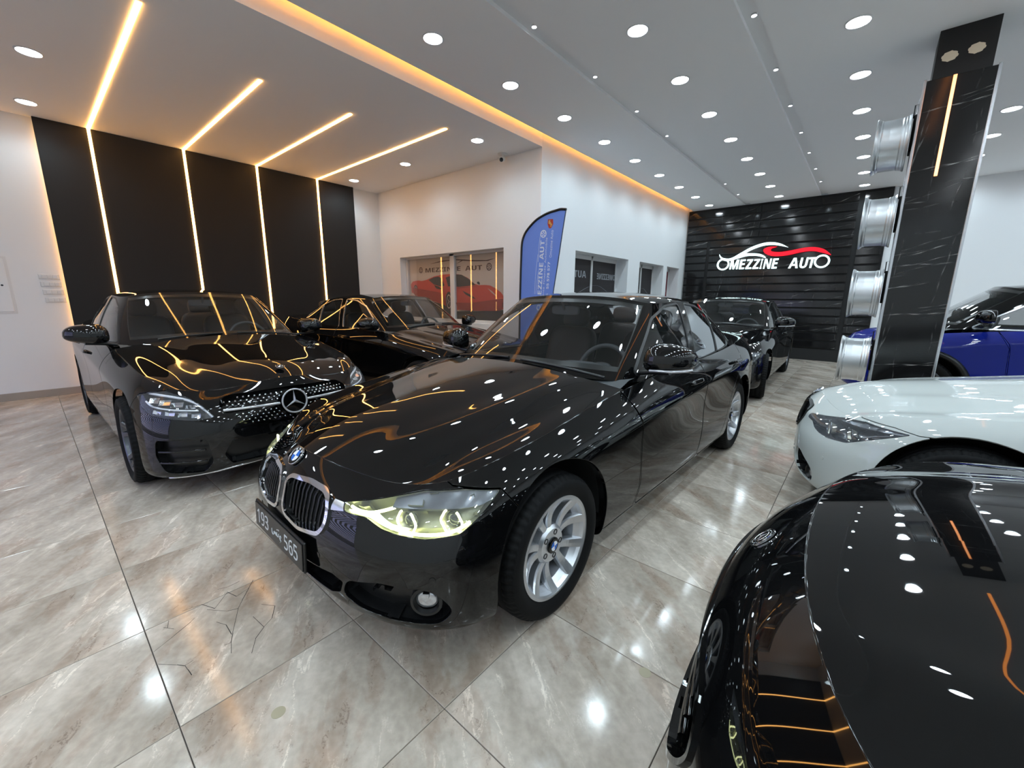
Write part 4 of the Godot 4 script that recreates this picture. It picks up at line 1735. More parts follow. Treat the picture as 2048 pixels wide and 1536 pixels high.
func far_sedan() -> void:
	var c := morph(spec_sedan(), 2.93, 1.0, 1.0, 1.02, [0, 0, .757, .78, .95, .965, 1.43, 1.44])
	c.nu = 9
	c.nv = 6
	kidney_spec(c)
	c.lamp_fill = "lamp_bright"
	var car := thing("sedan_car", "black sedan with dark spoked wheels, parked before the slatted marble wall", "car", place(-1.862, -6.70, 1.9))
	var b := build_car(car, c)
	for s in [1.0, -1.0]:
		side_mirror(car, c, Vector3(0.945, 1.04, -0.92), s, true)
	wheels(car, c, 0.775, 0.33, 0.225, 0.235, "amg", 0.12)
	kidney_face(car, c, b, false)
	common_trim(car, c, b, [[-1.54, .85], [-2.58, .88]])


func white_coupe() -> void:
	var c := morph(spec_sedan(), 2.81, 1.0, 1.0, 1.01, [0, 0, .27, .27, .50, .50, .757, .745, .95, .925, 1.43, 1.36])
	kidney_spec(c)
	c.paint = "paint_white"
	c.kidney_frame = "gloss_black"
	c.lamp = V2([.40, .620, .545, .640, .735, .672, .92, .688, 1.16, .676, 1.0, .610, .885, .560, .76, .550, .665, .557, .59, .569, .52, .594, .415, .596])
	c.lamp_lid = V2([.60, .655, .75, .66, .98, .665, 1.2, .67, 1.1, .75, .60, .75])
	c.lamp_strip = [.95, .610, 1.0, .635, 1.08, .655]
	c.erase("link")
	c.fender = V2([0.20, .680, 0.09, .690, 0.0, .30, -0.2, -.2, -0.375, -.2, -0.375, .243, -0.70, .243, -0.74, .36, -0.71, .70, -0.60, .905, -0.74, 1.4, 0.7, 1.4, 0.47, .80, 0.44, .702, 0.30, .697])
	c.intakes = [[V2([.46, .40, .56, .40, .70, .345, .74, .30, .73, .245, .66, .235, .52, .27, .44, .33]), 0.03, false], [V2([-.05, .335, -.05, .285, .34, .285, .38, .31, .40, .36, .36, .375]), 0.01, true]]
	c.fog = [.69, .285]
	var car := thing("coupe_car", "white coupe with dark kidney grille, parked beside the marble column", "car", place(0.50, -3.80, -90.0))
	var b := build_car(car, c)
	for s in [1.0, -1.0]:
		side_mirror(car, c, Vector3(0.92, 0.99, -0.96), s, true)
	wheels(car, c, 0.775, 0.325, 0.225, 0.238, "star")
	kidney_face(car, c, b, false)
	common_trim(car, c, b, [[-1.50, .83]])


func near_car() -> void:
	var c := spec_sedan()
	var f: Array = c.cols
	f[0] = [0.0, 0.755, 0, [.24, .25, .31, .42, .56, .68, .80, .893], [.10, .02, 0, 0, 0, .02, .07, .185]]
	f[1] = [0.30, 0.735, 6, [.23, .24, .30, .41, .55, .67, .79, .885], [.10, .02, 0, 0, 0, .025, .08, .185]]
	f[2] = [0.57, 0.660, 24, [.205, .215, .28, .40, .53, .65, .77, .872], [.10, .02, 0, 0, .01, .04, .09, .185]]
	f[3] = [0.79, 0.51, 50, [.19, .20, .27, .40, .51, .64, .765, .875], [.09, .015, 0, 0, .01, .045, .095, .185]]
	f[4] = [0.88, 0.33, 75, [.185, .195, .28, .40, .51, .64, .785, .892], [.08, .015, 0, 0, .005, .025, .065, .165]]
	f[5][3] = [.19, .20, .28, .40, .53, .68, .82, .908]
	f[6][3] = [.19, .20, .28, .42, .58, .73, .86, .94]
	f[7][3] = [.19, .20, .28, .44, .62, .77, .90, .985]
	f[8][3] = [.19, .20, .28, .44, .63, .79, .91, .99]
	c.hood_mid = [0.35, 0.938, 0.08, 0.978, -0.30, 1.012, -0.58, 1.035]
	for k: Array in c.cabin:
		k[1] += 0.035
		k[4] += 0.035
	c.hood_bump = [[0.010, 0.45, 0.62, 0.09], [-0.006, 0.70, 0.80, 0.10]]
	c.fender = V2([0.42, .84, 0.30, .66, 0.0, .30, -0.2, -.2, -0.375, -.2, -0.375, .243, -0.70, .243, -0.74, .36, -0.71, .70, -0.60, .975, -0.74, 1.4, 0.7, 1.4, 0.46, .90])
	star_spec(c)
	c.erase("lip")
	c.emblem = Vector3(0, .805, .672)
	c.badge_y = .818
	c.plain = true
	var car := thing("hatchback_car", "black car with a wreathed star badge on its nose ahead of the hood seam", "car", place(0.53, -1.06, -90.0))
	var b := build_car(car, c)
	for s in [1.0, -1.0]:
		side_mirror(car, c, Vector3(0.91, 1.07, -0.94), s, false)
	wheels(car, c, 0.77, 0.325, 0.225, 0.238, "amg")
	star_face(car, c, b)
	common_trim(car, c, b, [[-1.50, .85]])


func blue_suv() -> void:
	var c := morph(spec_sedan(), 2.67, 1.02, 0.8, 1.02, [0, 0, .19, .22, .45, .52, .757, .95, .95, 1.085, 1.43, 1.60])
	c.nu = 9
	c.nv = 6
	c.paint = "paint_blue"
	c.roof_paint = "gloss_black"
	c.mirror_paint = "gloss_black"
	c.sill_paint = "trim_black"
	# short bonnet, cabin far forward
	var fwd := 0.60
	c.cabin_paint = "gloss_black"
	for k: Array in c.cabin:
		var t := clampf(1.0 + (k[2] + 0.5) / 2.2, 0.0, 1.0)
		k[2] += fwd * t
		k[5] += fwd * t
	for i in range(0, c.roof_mid.size(), 2):
		c.roof_mid[i] += fwd * 0.62
	c.hood_end = 5.3
	c.hood_mid = [0.55, 0.99, 0.38, 1.025, 0.18, 1.055, 0.02, 1.08]
	var wn := []
	for p: PackedVector2Array in c.windows:
		var r := PackedVector2Array()
		for v in p:
			r.append(Vector2(v.x + fwd * clampf(1.0 + (v.x + 0.5) / 2.2, 0.0, 1.0), v.y))
		wn.append(r)
	c.windows = wn
	c.pillars = []
	c.seal = "bright_trim"
	c.arches = [[0.0, 0.36, 0.40], [-2.67, 0.36, 0.40]]
	star_spec(c)
	c.lamp = V2([1.12, .86, .88, .85, .66, .81, .52, .74, .56, .70, .80, .72, 1.0, .77])
	c.brow = [1.05, .835, .80, .81, .60, .74]
	c.brow2 = [.95, .77, .75, .745, .62, .73]
	c.cells = [[.90, .80, .036, .020], [.80, .785, .036, .020], [.70, .77, .030, .018]]
	c.grille = V2([-.05, .84, .30, .83, .44, .78, .46, .66, .36, .56, -.05, .54])
	c.grille_y = [.55, .84]
	c.star = [0.0, .70]
	c.bar_end = .40
	c.intakes = [[V2([.56, .55, .86, .58, .88, .44, .80, .32, .60, .31]), 0.03, false, [.40, .48], .60, .84], [V2([-.05, .48, -.05, .30, .44, .30, .48, .40, .42, .48]), 0.02, true]]
	c.erase("lip")
	c.emblem = Vector3(0, .97, .66)
	var car := thing("suv_car", "blue crossover with black roof and mirrors, parked behind the marble column", "car", place(0.58, -7.95, -90.0))
	var b := build_car(car, c)
	for s in [1.0, -1.0]:
		side_mirror(car, c, Vector3(0.955, 1.20, -0.50), s, false)
	wheels(car, c, 0.78, 0.345, 0.225, 0.235, "amg")
	star_face(car, c, b)
	common_trim(car, c, b, [[-1.30, .98]])
	# roof rails and dark wheel-arch mouldings
	for s in [1.0, -1.0]:
		var pts := smooth3([Vector3(0.60 * s, 1.545, -0.95), Vector3(0.60 * s, 1.60, -1.05), Vector3(0.60 * s, 1.615, -1.5), Vector3(0.58 * s, 1.58, -2.2), Vector3(0.57 * s, 1.53, -2.3)], 5)
		part(car, "roof_rail", Soup.new().tube(pts, 0.016, 8), M.gloss_black)
		for a: Array in c.arches:
			var g := PackedVector3Array()
			for i in 25:
				var t := PI * i / 24.0
				var q := surf_at(b.belt, Vector2(a[0] + cos(t) * (a[2] + 0.03), a[1] + sin(t) * (a[2] + 0.03)), 0, 0.004)
				if q.origin.y > 0:
					g.append(Vector3(q.origin.x * s, q.origin.y, q.origin.z))
			part(car, "arch_moulding", Soup.new().tube(g, 0.034, 8, false, true, 0.5), M.trim_black)


var DEBUG := false
# ---------------------------------------------------------------- the room
const LEFT := -8.494
const BACK := -12.07
const CORNER := -4.035
const JOG := -5.39
const LOW := 3.61
const HIGH := 3.713
const RIGHT := 6.2
const FRONT := 3.2
const PITCH := 0.6025


func bx(x0: float, x1: float, y0: float, y1: float, z0: float, z1: float, ch := 0.0) -> Soup:
	return Soup.new().box(Vector3((x0 + x1) / 2, (y0 + y1) / 2, (z0 + z1) / 2), Vector3(absf(x1 - x0), absf(y1 - y0), absf(z1 - z0)), ch)


func room() -> void:
	floor_tiles()
	# walls, with openings left free
	var wl := bx(LEFT - 0.2, LEFT, -0.1, 4.1, JOG - 0.2, FRONT + 0.2)
	var left := struct("wall_left", wl, M.white_wall)
	# the wall with the printed window
	var wz := JOG
	var wf := Soup.new()
	wf.join(bx(LEFT, -7.77, 0, 4.1, wz - 0.3, wz))
	wf.join(bx(-4.80, CORNER, 0, 4.1, wz - 0.3, wz))
	wf.join(bx(-7.77, -4.80, 0, 0.93, wz - 0.3, wz))
	wf.join(bx(-7.77, -4.80, 2.225, 4.1, wz - 0.3, wz))
	struct("wall_rear", wf, M.white_wall)
	# the long wall beyond the corner, with three windows
	var wn := [[-6.43, -8.54], [-9.13, -10.56], [-10.80, -11.67]]
	var ws := Soup.new()
	var z := JOG - 0.3
	for w: Array in wn:
		ws.join(bx(CORNER - 0.5, CORNER, 0, 4.1, w[0], z))
		ws.join(bx(CORNER - 0.5, CORNER, 0, 1.15, w[1], w[0]))
		ws.join(bx(CORNER - 0.5, CORNER, 2.22, 4.1, w[1], w[0]))
		z = w[1]
	ws.join(bx(CORNER - 0.5, CORNER, 0, 4.1, BACK, z))
	ws.join(bx(CORNER - 0.5, CORNER - 0.35, 0, 4.1, BACK, JOG - 0.3))
	struct("wall_side", ws, M.white_wall)
	struct("wall_back", bx(CORNER - 0.5, RIGHT + 0.2, -0.1, 4.1, BACK - 0.2, BACK), M.white_wall)
	struct("wall_right", bx(RIGHT, RIGHT + 0.2, -0.1, 4.1, BACK, FRONT + 0.2), M.white_wall)
	var wq := Soup.new()
	wq.join(bx(LEFT, -6.9, 0, 4.1, FRONT, FRONT + 0.2))
	wq.join(bx(-2.6, RIGHT, 0, 4.1, FRONT, FRONT + 0.2))
	wq.join(bx(-6.9, -2.6, 2.9, 4.1, FRONT, FRONT + 0.2))
	struct("wall_front", wq, M.white_wall)
	shutter()
	# ceilings: a low one over the dark wall, a hung slab over the rest with two grooves
	struct("ceiling", bx(LEFT - 0.2, RIGHT + 0.2, 4.0, 4.1, BACK - 0.2, FRONT + 0.2), M.ceiling_white)
	struct("ceiling_low", bx(LEFT, CORNER, LOW, 3.98, JOG, FRONT), M.ceiling_white)
	var cs := Soup.new()
	var grooves := [[-2.665, -2.545], [-1.150, -1.020]]
	var x := -3.895
	for gv: Array in grooves:
		cs.join(bx(x, gv[0], HIGH, HIGH + 0.12, BACK, FRONT))
		cs.join(bx(gv[0] - 0.02, gv[1] + 0.02, HIGH + 0.034, HIGH + 0.13, BACK, FRONT))
		x = gv[1]
	cs.join(bx(x, RIGHT, HIGH, HIGH + 0.12, BACK, FRONT))
	struct("ceiling_high", cs, M.ceiling_white)
	cove()
	downlights()
	groove_spots(grooves)
	black_wall(left)
	wall_fittings()
	slat_wall()
	neon_sign()
	poster_window()
	side_windows(wn)
	column()
	flag()
	camera_box()
	# skirting
	struct("baseboard_left", bx(LEFT, LEFT + 0.012, 0.0, 0.10, -0.41, FRONT, 0.002), M.skirting)
	struct("baseboard_rear", bx(LEFT, CORNER, 0.0, 0.10, JOG, JOG + 0.012, 0.002), M.skirting)
	struct("baseboard_side", bx(CORNER, CORNER + 0.012, 0.0, 0.10, BACK, JOG, 0.002), M.skirting)
	struct("baseboard_back", bx(0.09, RIGHT, 0.0, 0.10, BACK, BACK + 0.012, 0.002), M.skirting)


func floor_tiles() -> void:
	var f := struct("floor", bx(LEFT - 0.2, RIGHT + 0.2, -0.12, -0.006, BACK - 0.2, FRONT + 0.2), M.grout)
	# sixteen cuts of one stone picture
	var kinds: Array[Mesh] = []
	var h := PITCH * 0.5 - 0.0016
	for k in 16:
		var s := Soup.new()
		var u := Vector2(k % 4, k / 4) * 0.25
		var a := [Vector3(-h, 0, -h), Vector3(h, 0, -h), Vector3(h, 0, h), Vector3(-h, 0, h)]
		var c := 0.0012
		var i := []
		for v: Vector3 in a:
			i.append(Vector3(v.x - signf(v.x) * c, 0.0, v.z - signf(v.z) * c))
		var uv := []
		for v: Vector3 in i:
			uv.append(u + Vector2(v.x / (2 * h) + 0.5, v.z / (2 * h) + 0.5) * 0.25)
		s.v3(i[0], i[1], i[2], Vector3.UP, Vector3.UP, Vector3.UP, uv[0], uv[1], uv[2])
		s.v3(i[0], i[2], i[3], Vector3.UP, Vector3.UP, Vector3.UP, uv[0], uv[2], uv[3])
		for e in 4:
			var g := (e + 1) % 4
			var o: Vector3 = (a[e] + a[g]) * 0.5
			var lo := Vector3(0, -0.0012, 0)
			var dn := Vector3(0, -0.008, 0)
			s.quad(i[e], i[g], a[g] + lo, a[e] + lo, o.normalized() + Vector3.UP)
			s.quad(a[e] + lo, a[g] + lo, a[g] + dn, a[e] + dn, o)
		kinds.append(s.mesh())
	var rng := RandomNumberGenerator.new()
	rng.seed = 7
	var all := []
	for ix in range(-14, 11):
		for iz in range(-20, 6):
			var p := Vector3(-0.310 + PITCH * (ix + 0.5), 0, -0.126 + PITCH * (iz + 0.5))
			if p.x < LEFT - 0.4 or p.x > RIGHT + 0.3 or p.z < BACK - 0.3 or p.z > FRONT + 0.3:
				continue
			var k := rng.randi() % 16
			var v := cam_x.affine_inverse() * p
			var seen := v.z < -0.2 and absf(v.x / v.z) < 1.35 and absf(v.y / v.z) < 1.05
			all.append([v.length() + (0.0 if seen else 100.0), p, k])
	all.sort_custom(func(a, b): return a[0] < b[0])
	var rest := Soup.new()
	var tools := SurfaceTool.new()
	for i in all.size():
		var p: Vector3 = all[i][1]
		if i < 300:
			part(f, "tile", kinds[all[i][2]], M.marble, Transform3D(Basis.IDENTITY, p))
		else:
			tools.append_from(kinds[all[i][2]], 0, Transform3D(Basis.IDENTITY, p))
	var o := part(f, "tile", tools.commit(), M.marble)
	o.set_meta("kind", "stuff")
	# cracks in the stone: dark broken lines beside the front of the middle car
	for ck: Array in CRACKS:
		var s := Soup.new()
		for k in range(0, ck.size() - 3, 2):
			var a := Vector3(ck[k], 0.0004, ck[k + 1])
			var b := Vector3(ck[k + 2], 0.0004, ck[k + 3])
			var d := (b - a).normalized()
			var w := Vector3(-d.z, 0, d.x) * (0.0012 if k % 4 == 0 else 0.0018)
			s.quad(a - w, a + w * 0.4, b + w, b - w * 0.5, Vector3.UP)
		part(f, "crack", s, M.crack)
	# two filled drill holes
	for v: Array in [[-1.325, -0.354], [-0.45, -1.312]]:
		var pl := Soup.new().lathe(PackedVector2Array([Vector2(0.022, -0.001), Vector2(0.022, 0.0006), Vector2(0.0, 0.0006)]), 24, Transform3D(Basis(Vector3.BACK, PI / 2), Vector3(v[0], 0, v[1])))
		part(f, "filler_plug", pl, M.plug)


func shutter() -> void:
	# roller grille in the shop front behind the viewer
	var t := thing("roller_grille", "white slatted roller grille closing the shop front", "shutter", Transform3D(Basis.IDENTITY, Vector3(-4.75, 0, FRONT + 0.1)))
	var s := bx(-2.15, 2.15, -0.03, 0.03, -0.012, 0.012, 0.004).mesh()
	for k in 24:
		part(t, "slat", s, M.shutter_white, Transform3D(Basis.IDENTITY, Vector3(0, 0.06 + 0.12 * k, 0)))
	for xx in [-2.13, 0.0, 2.13]:
		part(t, "guide_rail", bx(xx - 0.03, xx + 0.03, 0, 2.9, 0.013, 0.06, 0.004), M.shutter_white)


func lamp_light(parent: Node3D, at: Vector3, e: float, c: Color, ang := 78.0, size := 0.07) -> void:
	var l := SpotLight3D.new()
	l.name = "lamp_light"
	l.light_energy = e
	l.light_color = c
	l.light_size = size
	l.spot_angle = ang
	l.spot_angle_attenuation = 0.6
	l.spot_range = 30.0
	l.spot_attenuation = 2.0
	l.shadow_enabled = true
	l.rotation.x = -PI / 2
	l.position = at
	parent.add_child(l, true)


func strip_light(parent: Node3D, x: Transform3D, w: float, h: float, e: float) -> void:
	var l := AreaLight3D.new()
	l.name = "strip_light"
	l.area_size = Vector2(w, h)
	l.light_energy = e
	l.light_color = WARM
	l.area_range = 30.0
	l.area_attenuation = 2.0
	l.shadow_enabled = true
	l.transform = x
	parent.add_child(l, true)


const WARM := Color(1.0, 0.66, 0.30)
const COOL := Color(0.84, 0.95, 1.0)


func downlights() -> void:
	var turn := Transform3D(Basis(Vector3(0, -1, 0), Vector3(1, 0, 0), Vector3(0, 0, 1)), Vector3.ZERO)
	var ring := Soup.new().lathe(PackedVector2Array([Vector2(0.098, 0.0), Vector2(0.098, 0.005), Vector2(0.086, 0.008), Vector2(0.083, 0.003)]), 32, turn).mesh()
	var lens := Soup.new().lathe(PackedVector2Array([Vector2(0.083, 0.003), Vector2(0.0, 0.004)]), 32, turn).mesh()
	for cx in [-3.376, -1.888, -0.396, 1.009, 2.46, 3.90, 5.35]:
		for k in 14:
			var z := -11.53 + 1.0903 * k
			if cx > 0.0 and cx < 0.7:
				continue
			var d := thing("downlight", "round white recessed downlight in the high ceiling", "lamp", Transform3D(Basis.IDENTITY, Vector3(cx, HIGH, z)), "downlights of the high ceiling")
			part(d, "trim_ring", ring, M.lamp_trim)
			part(d, "lens", lens, M.lamp)
			lamp_light(d, Vector3(0, -0.02, 0), 0.47, COOL)
	for v: Array in [[-4.62, -0.38], [-6.31, -0.385], [-7.89, -0.376], [-4.61, -4.60], [-6.31, -4.57], [-7.93, -4.53], [-6.31, 1.8], [-4.62, 1.8]]:
		var d := thing("downlight", "round white recessed downlight in the low ceiling beside the folded light strips", "lamp", Transform3D(Basis.IDENTITY, Vector3(v[0], LOW, v[1])), "downlights of the low ceiling")
		part(d, "trim_ring", ring, M.lamp_trim)
		part(d, "lens", lens, M.lamp)
		lamp_light(d, Vector3(0, -0.02, 0), 0.40, COOL)


func groove_spots(grooves: Array) -> void:
	var turn := Transform3D(Basis(Vector3(0, -1, 0), Vector3(1, 0, 0), Vector3(0, 0, 1)), Vector3.ZERO)
	var body := Soup.new().lathe(PackedVector2Array([Vector2(0.026, -0.034), Vector2(0.026, -0.022), Vector2(0.021, -0.019), Vector2(0.019, -0.026)]), 20, turn).mesh()
	var lens := Soup.new().lathe(PackedVector2Array([Vector2(0.019, -0.025), Vector2(0.0, -0.025)]), 20, turn).mesh()
	var on := [[-3.307, -4.389, -5.461, -6.505, -9.777, -10.90], [-4.379, -5.462, -6.515, -7.587, -8.652, -9.726, -10.776]]
	for g in 2:
		for z in on[g]:
			var d := thing("groove_spotlight", "small spotlight set in a ceiling groove", "lamp", Transform3D(Basis.IDENTITY, Vector3((grooves[g][0] + grooves[g][1]) / 2 + 0.015, HIGH, z)), "spotlights of the ceiling grooves")
			part(d, "housing", body, M.lamp_trim)
			part(d, "lens", lens, M.spot_lamp)
			lamp_light(d, Vector3(0, 0.015, 0), 0.05, COOL, 80.0, 0.02)


func cove() -> void:
	# warm strip hidden on the edge of the hung ceiling, shining on the wall head
	var t := thing("cove_light_strip", "warm light strip hidden in the gap beside the high ceiling", "lamp", Transform3D(Basis.IDENTITY, Vector3(-3.865, HIGH + 0.13, -4.4)))
	part(t, "strip", bx(-0.008, 0.008, 0.0, 0.012, -7.5, 7.5), M.cove_lamp)
	strip_light(t, Transform3D(Basis(Vector3(0, 0, 1), Vector3(0, 1, 0), Vector3(-1, 0, 0)) * Basis(Vector3.RIGHT, 0.3), Vector3(-0.012, 0.012, 0)), 15.0, 0.02, 3.0)


func black_wall(left: Node3D) -> void:
	var x := LEFT + 0.0745
	var t := thing("feature_panel", "tall matt black wall panel behind the parked cars", "wall panel", Transform3D(Basis.IDENTITY, Vector3(LEFT + 0.024, 0, -2.6)))
	part(t, "panel", bx(0.021, 0.049, 0.0, LOW - 0.001, -2.18, 2.18, 0.003), M.matt_black)
	for zz in [-2.0, 0.0, 2.0]:
		part(t, "batten", bx(-0.023, 0.021, 0.0, LOW - 0.001, zz - 0.04, zz + 0.04), M.matt_black)
	# light behind the edges
	var eg := thing("edge_light_strip", "warm light strip behind the edge of the black panel beside the switches", "lamp", Transform3D(Basis.IDENTITY, Vector3(LEFT + 0.022, 0, -0.47)))
	part(eg, "strip", bx(-0.006, 0.006, 0.15, 3.55, -0.004, 0.004), M.edge_lamp)
	strip_light(eg, Transform3D(Basis.from_euler(Vector3(0, PI, 0)), Vector3(0, 1.7, 0.006)), 0.02, 3.4, 0.16)
	var ends := [-4.62, -5.18, -5.20, -4.63]
	var zs := [-0.931, -1.971, -2.99, -4.036]
	var names := ["first from the switches", "second from the switches", "third from the switches", "fourth from the switches"]
	for k in 4:
		var l := thing("folded_light_strip", "warm light strip folding from black panel onto the ceiling, " + names[k], "lamp", Transform3D(Basis.IDENTITY, Vector3(x, 0, zs[k])), "folded light strips")
		part(l, "wall_strip", bx(0.0, 0.012, 0.12, LOW - 0.012, -0.017, 0.017, 0.003), M.strip_lamp)
		part(l, "ceiling_strip", bx(0.0, ends[k] - x, LOW - 0.012, LOW, -0.019, 0.019, 0.003), M.strip_lamp)
		strip_light(l, Transform3D(Basis(Vector3.UP, -PI / 2), Vector3(0.014, 1.85, 0)), 0.034, 3.4, 0.04)
		strip_light(l, Transform3D(Basis(Vector3.RIGHT, -PI / 2) * Basis(Vector3.BACK, PI / 2), Vector3((ends[k] - x) / 2, LOW - 0.014, 0)), 0.034, absf(ends[k] - x), 0.04)


func wall_fittings() -> void:
	for k in 4:
		var t := thing("switch_plate", "white switch plate in a column of four beside the black panel", "switch", Transform3D(Basis.IDENTITY, Vector3(LEFT, [1.625, 1.525, 1.42, 1.315][k], -0.285 - 0.006 * k)), "switch plates beside the black panel")
		part(t, "plate", bx(0, 0.010, -0.034, 0.034, -0.10, 0.10, 0.004), M.plastic_white)
		for j in 3:
			part(t, "rocker", bx(0.010, 0.015, -0.022, 0.022, -0.075 + 0.05 * j, -0.03 + 0.05 * j, 0.002), M.plastic_white)
	var h := thing("wall_hatch", "flush white access hatch in the wall beside the switches", "hatch", Transform3D(Basis.IDENTITY, Vector3(LEFT, 1.5, 0.42)))
	part(h, "frame", bx(0, 0.006, -0.36, 0.36, -0.36, 0.36, 0.002), M.plastic_white)
	part(h, "door", bx(0.006, 0.012, -0.335, 0.335, -0.335, 0.335, 0.003), M.white_wall)
	part(h, "lock", Soup.new().lathe(PackedVector2Array([Vector2(0.012, 0.012), Vector2(0.011, 0.016), Vector2(0, 0.016)]), 16, Transform3D(Basis.IDENTITY, Vector3(0, 0, -0.28))), M.dark_metal)


func slat_wall() -> void:
	var w := thing("slat_panel", "black marble slatted wall panel with horizontal planks, behind the light sign", "wall panel", Transform3D(Basis.IDENTITY, Vector3(0, 0, BACK + 0.022)))
	part(w, "backing", bx(CORNER + 0.022, 0.085, 0.0, HIGH - 0.001, -0.02, 0.012), M.matt_black)
	part(w, "plinth", bx(CORNER + 0.022, 0.085, 0.0, 0.27, 0.012, 0.03, 0.003), M.matt_black)
	var y := 0.30
	var rows := 18
	for r in rows:
		var up := y + r * 0.1885
		var cols := [[-4.0, -3.47], [-3.40, -0.46], [-0.37, 0.07]]
		if r >= 14:
			cols = [[-4.0, -2.30], [-2.29, -0.46], [-0.37, 0.07]]
		for c: Array in cols:
			# plank leaning out a little at its foot
			var s := Soup.new().box(Vector3.ZERO, Vector3(c[1] - c[0], 0.150, 0.018), 0.003, Transform3D(Basis(Vector3.RIGHT, -0.05), Vector3((c[0] + c[1]) / 2, up + 0.075, 0.034)))
			part(w, "slat", s, M.marble_slat)


func neon_sign() -> void:
	var t := thing("light_sign", "glowing white and red car outline sign reading OMEZZINE AUTO on the slatted wall", "sign", Transform3D(Basis.IDENTITY, Vector3(0, 0, BACK + 0.086)))
	var ring := ring_soup(0.148, 0.037)
	part(t, "letter", ring, M.sign_white, Transform3D(Basis.IDENTITY, Vector3(-3.02, 2.30, 0)))
	part(t, "letter", ring, M.sign_white, Transform3D(Basis.IDENTITY, Vector3(-0.945, 2.272, 0)))
	var slant := Basis(Vector3(1, 0, 0), Vector3(0.10, 1, 0), Vector3(0, 0, 1))
	var xs := [["M", -2.755, 0.19], ["E", -2.572, 0.115], ["Z", -2.418, 0.13], ["Z", -2.262, 0.13], ["I", -2.150, 0.038], ["N", -2.02, 0.145], ["E", -1.862, 0.11], ["A", -1.475, 0.19], ["U", -1.285, 0.145], ["T", -1.135, 0.135]]
	for l: Array in xs:
		lettering(l[0], 0.235, true, M.sign_white, t, Transform3D(slant, Vector3(l[1], 2.290 - 0.020 * (l[1] + 3.0), 0.01)), "letter", 0.03, l[2])
	var white := smooth2([-3.134, 2.560, -3.06, 2.475, -2.92, 2.440, -2.80, 2.465, -2.62, 2.57, -2.40, 2.69, -2.15, 2.765, -1.95, 2.765, -1.78, 2.715, -1.63, 2.625], 6)
	var lower := smooth2([-1.63, 2.625, -1.80, 2.675, -1.96, 2.705, -2.15, 2.700, -2.36, 2.635, -2.52, 2.555], 6)
	white.append_array(lower)
	white.append_array(smooth2([-2.50, 2.545, -2.35, 2.535, -2.22, 2.515, -2.12, 2.47, -2.07, 2.42], 5))
	white.append_array(smooth2([-2.085, 2.405, -2.18, 2.445, -2.32, 2.475, -2.50, 2.475, -2.70, 2.425, -2.85, 2.385, -2.98, 2.385, -3.08, 2.44, -3.13, 2.52], 5))
	part(t, "white_outline", Soup.new().prism(clean(white), 0.0, 0.03), M.sign_white)
	var red := smooth2([-1.86, 2.66, -2.03, 2.665, -2.14, 2.61, -2.10, 2.52, -1.97, 2.455, -1.80, 2.435, -1.60, 2.45, -1.35, 2.50, -1.15, 2.51, -0.97, 2.465, -0.80, 2.40], 6)
	red.append_array(smooth2([-0.80, 2.415, -0.93, 2.53, -1.10, 2.59, -1.30, 2.595, -1.55, 2.555, -1.75, 2.53, -1.90, 2.54, -1.98, 2.57, -1.97, 2.62, -1.90, 2.64], 6))
	part(t, "red_outline", Soup.new().prism(clean(red), 0.0, 0.03), M.sign_red)


func clean(p: PackedVector2Array) -> PackedVector2Array:
	var r := PackedVector2Array()
	for v in p:
		if r.is_empty() or v.distance_to(r[r.size() - 1]) > 0.004:
			r.append(v)
	if r[0].distance_to(r[r.size() - 1]) < 0.004:
		r.remove_at(r.size() - 1)
	return r


func ring_soup(r: float, w: float) -> Soup:
	var turn := Transform3D(Basis(Vector3(0, 0, 1), Vector3(1, 0, 0), Vector3(0, 1, 0)), Vector3.ZERO)
	return Soup.new().lathe(PackedVector2Array([Vector2(r - w, 0.0), Vector2(r, 0.0), Vector2(r, 0.03), Vector2(r - w, 0.03), Vector2(r - w, 0.0)]), 40, turn)


func print_shape(parent: Node3D, called: String, a: Array, z: float, m: Material) -> void:
	part(parent, called, Soup.new().prism(clean(V2(a)), z - 0.0003, z, Transform3D(), false), m)


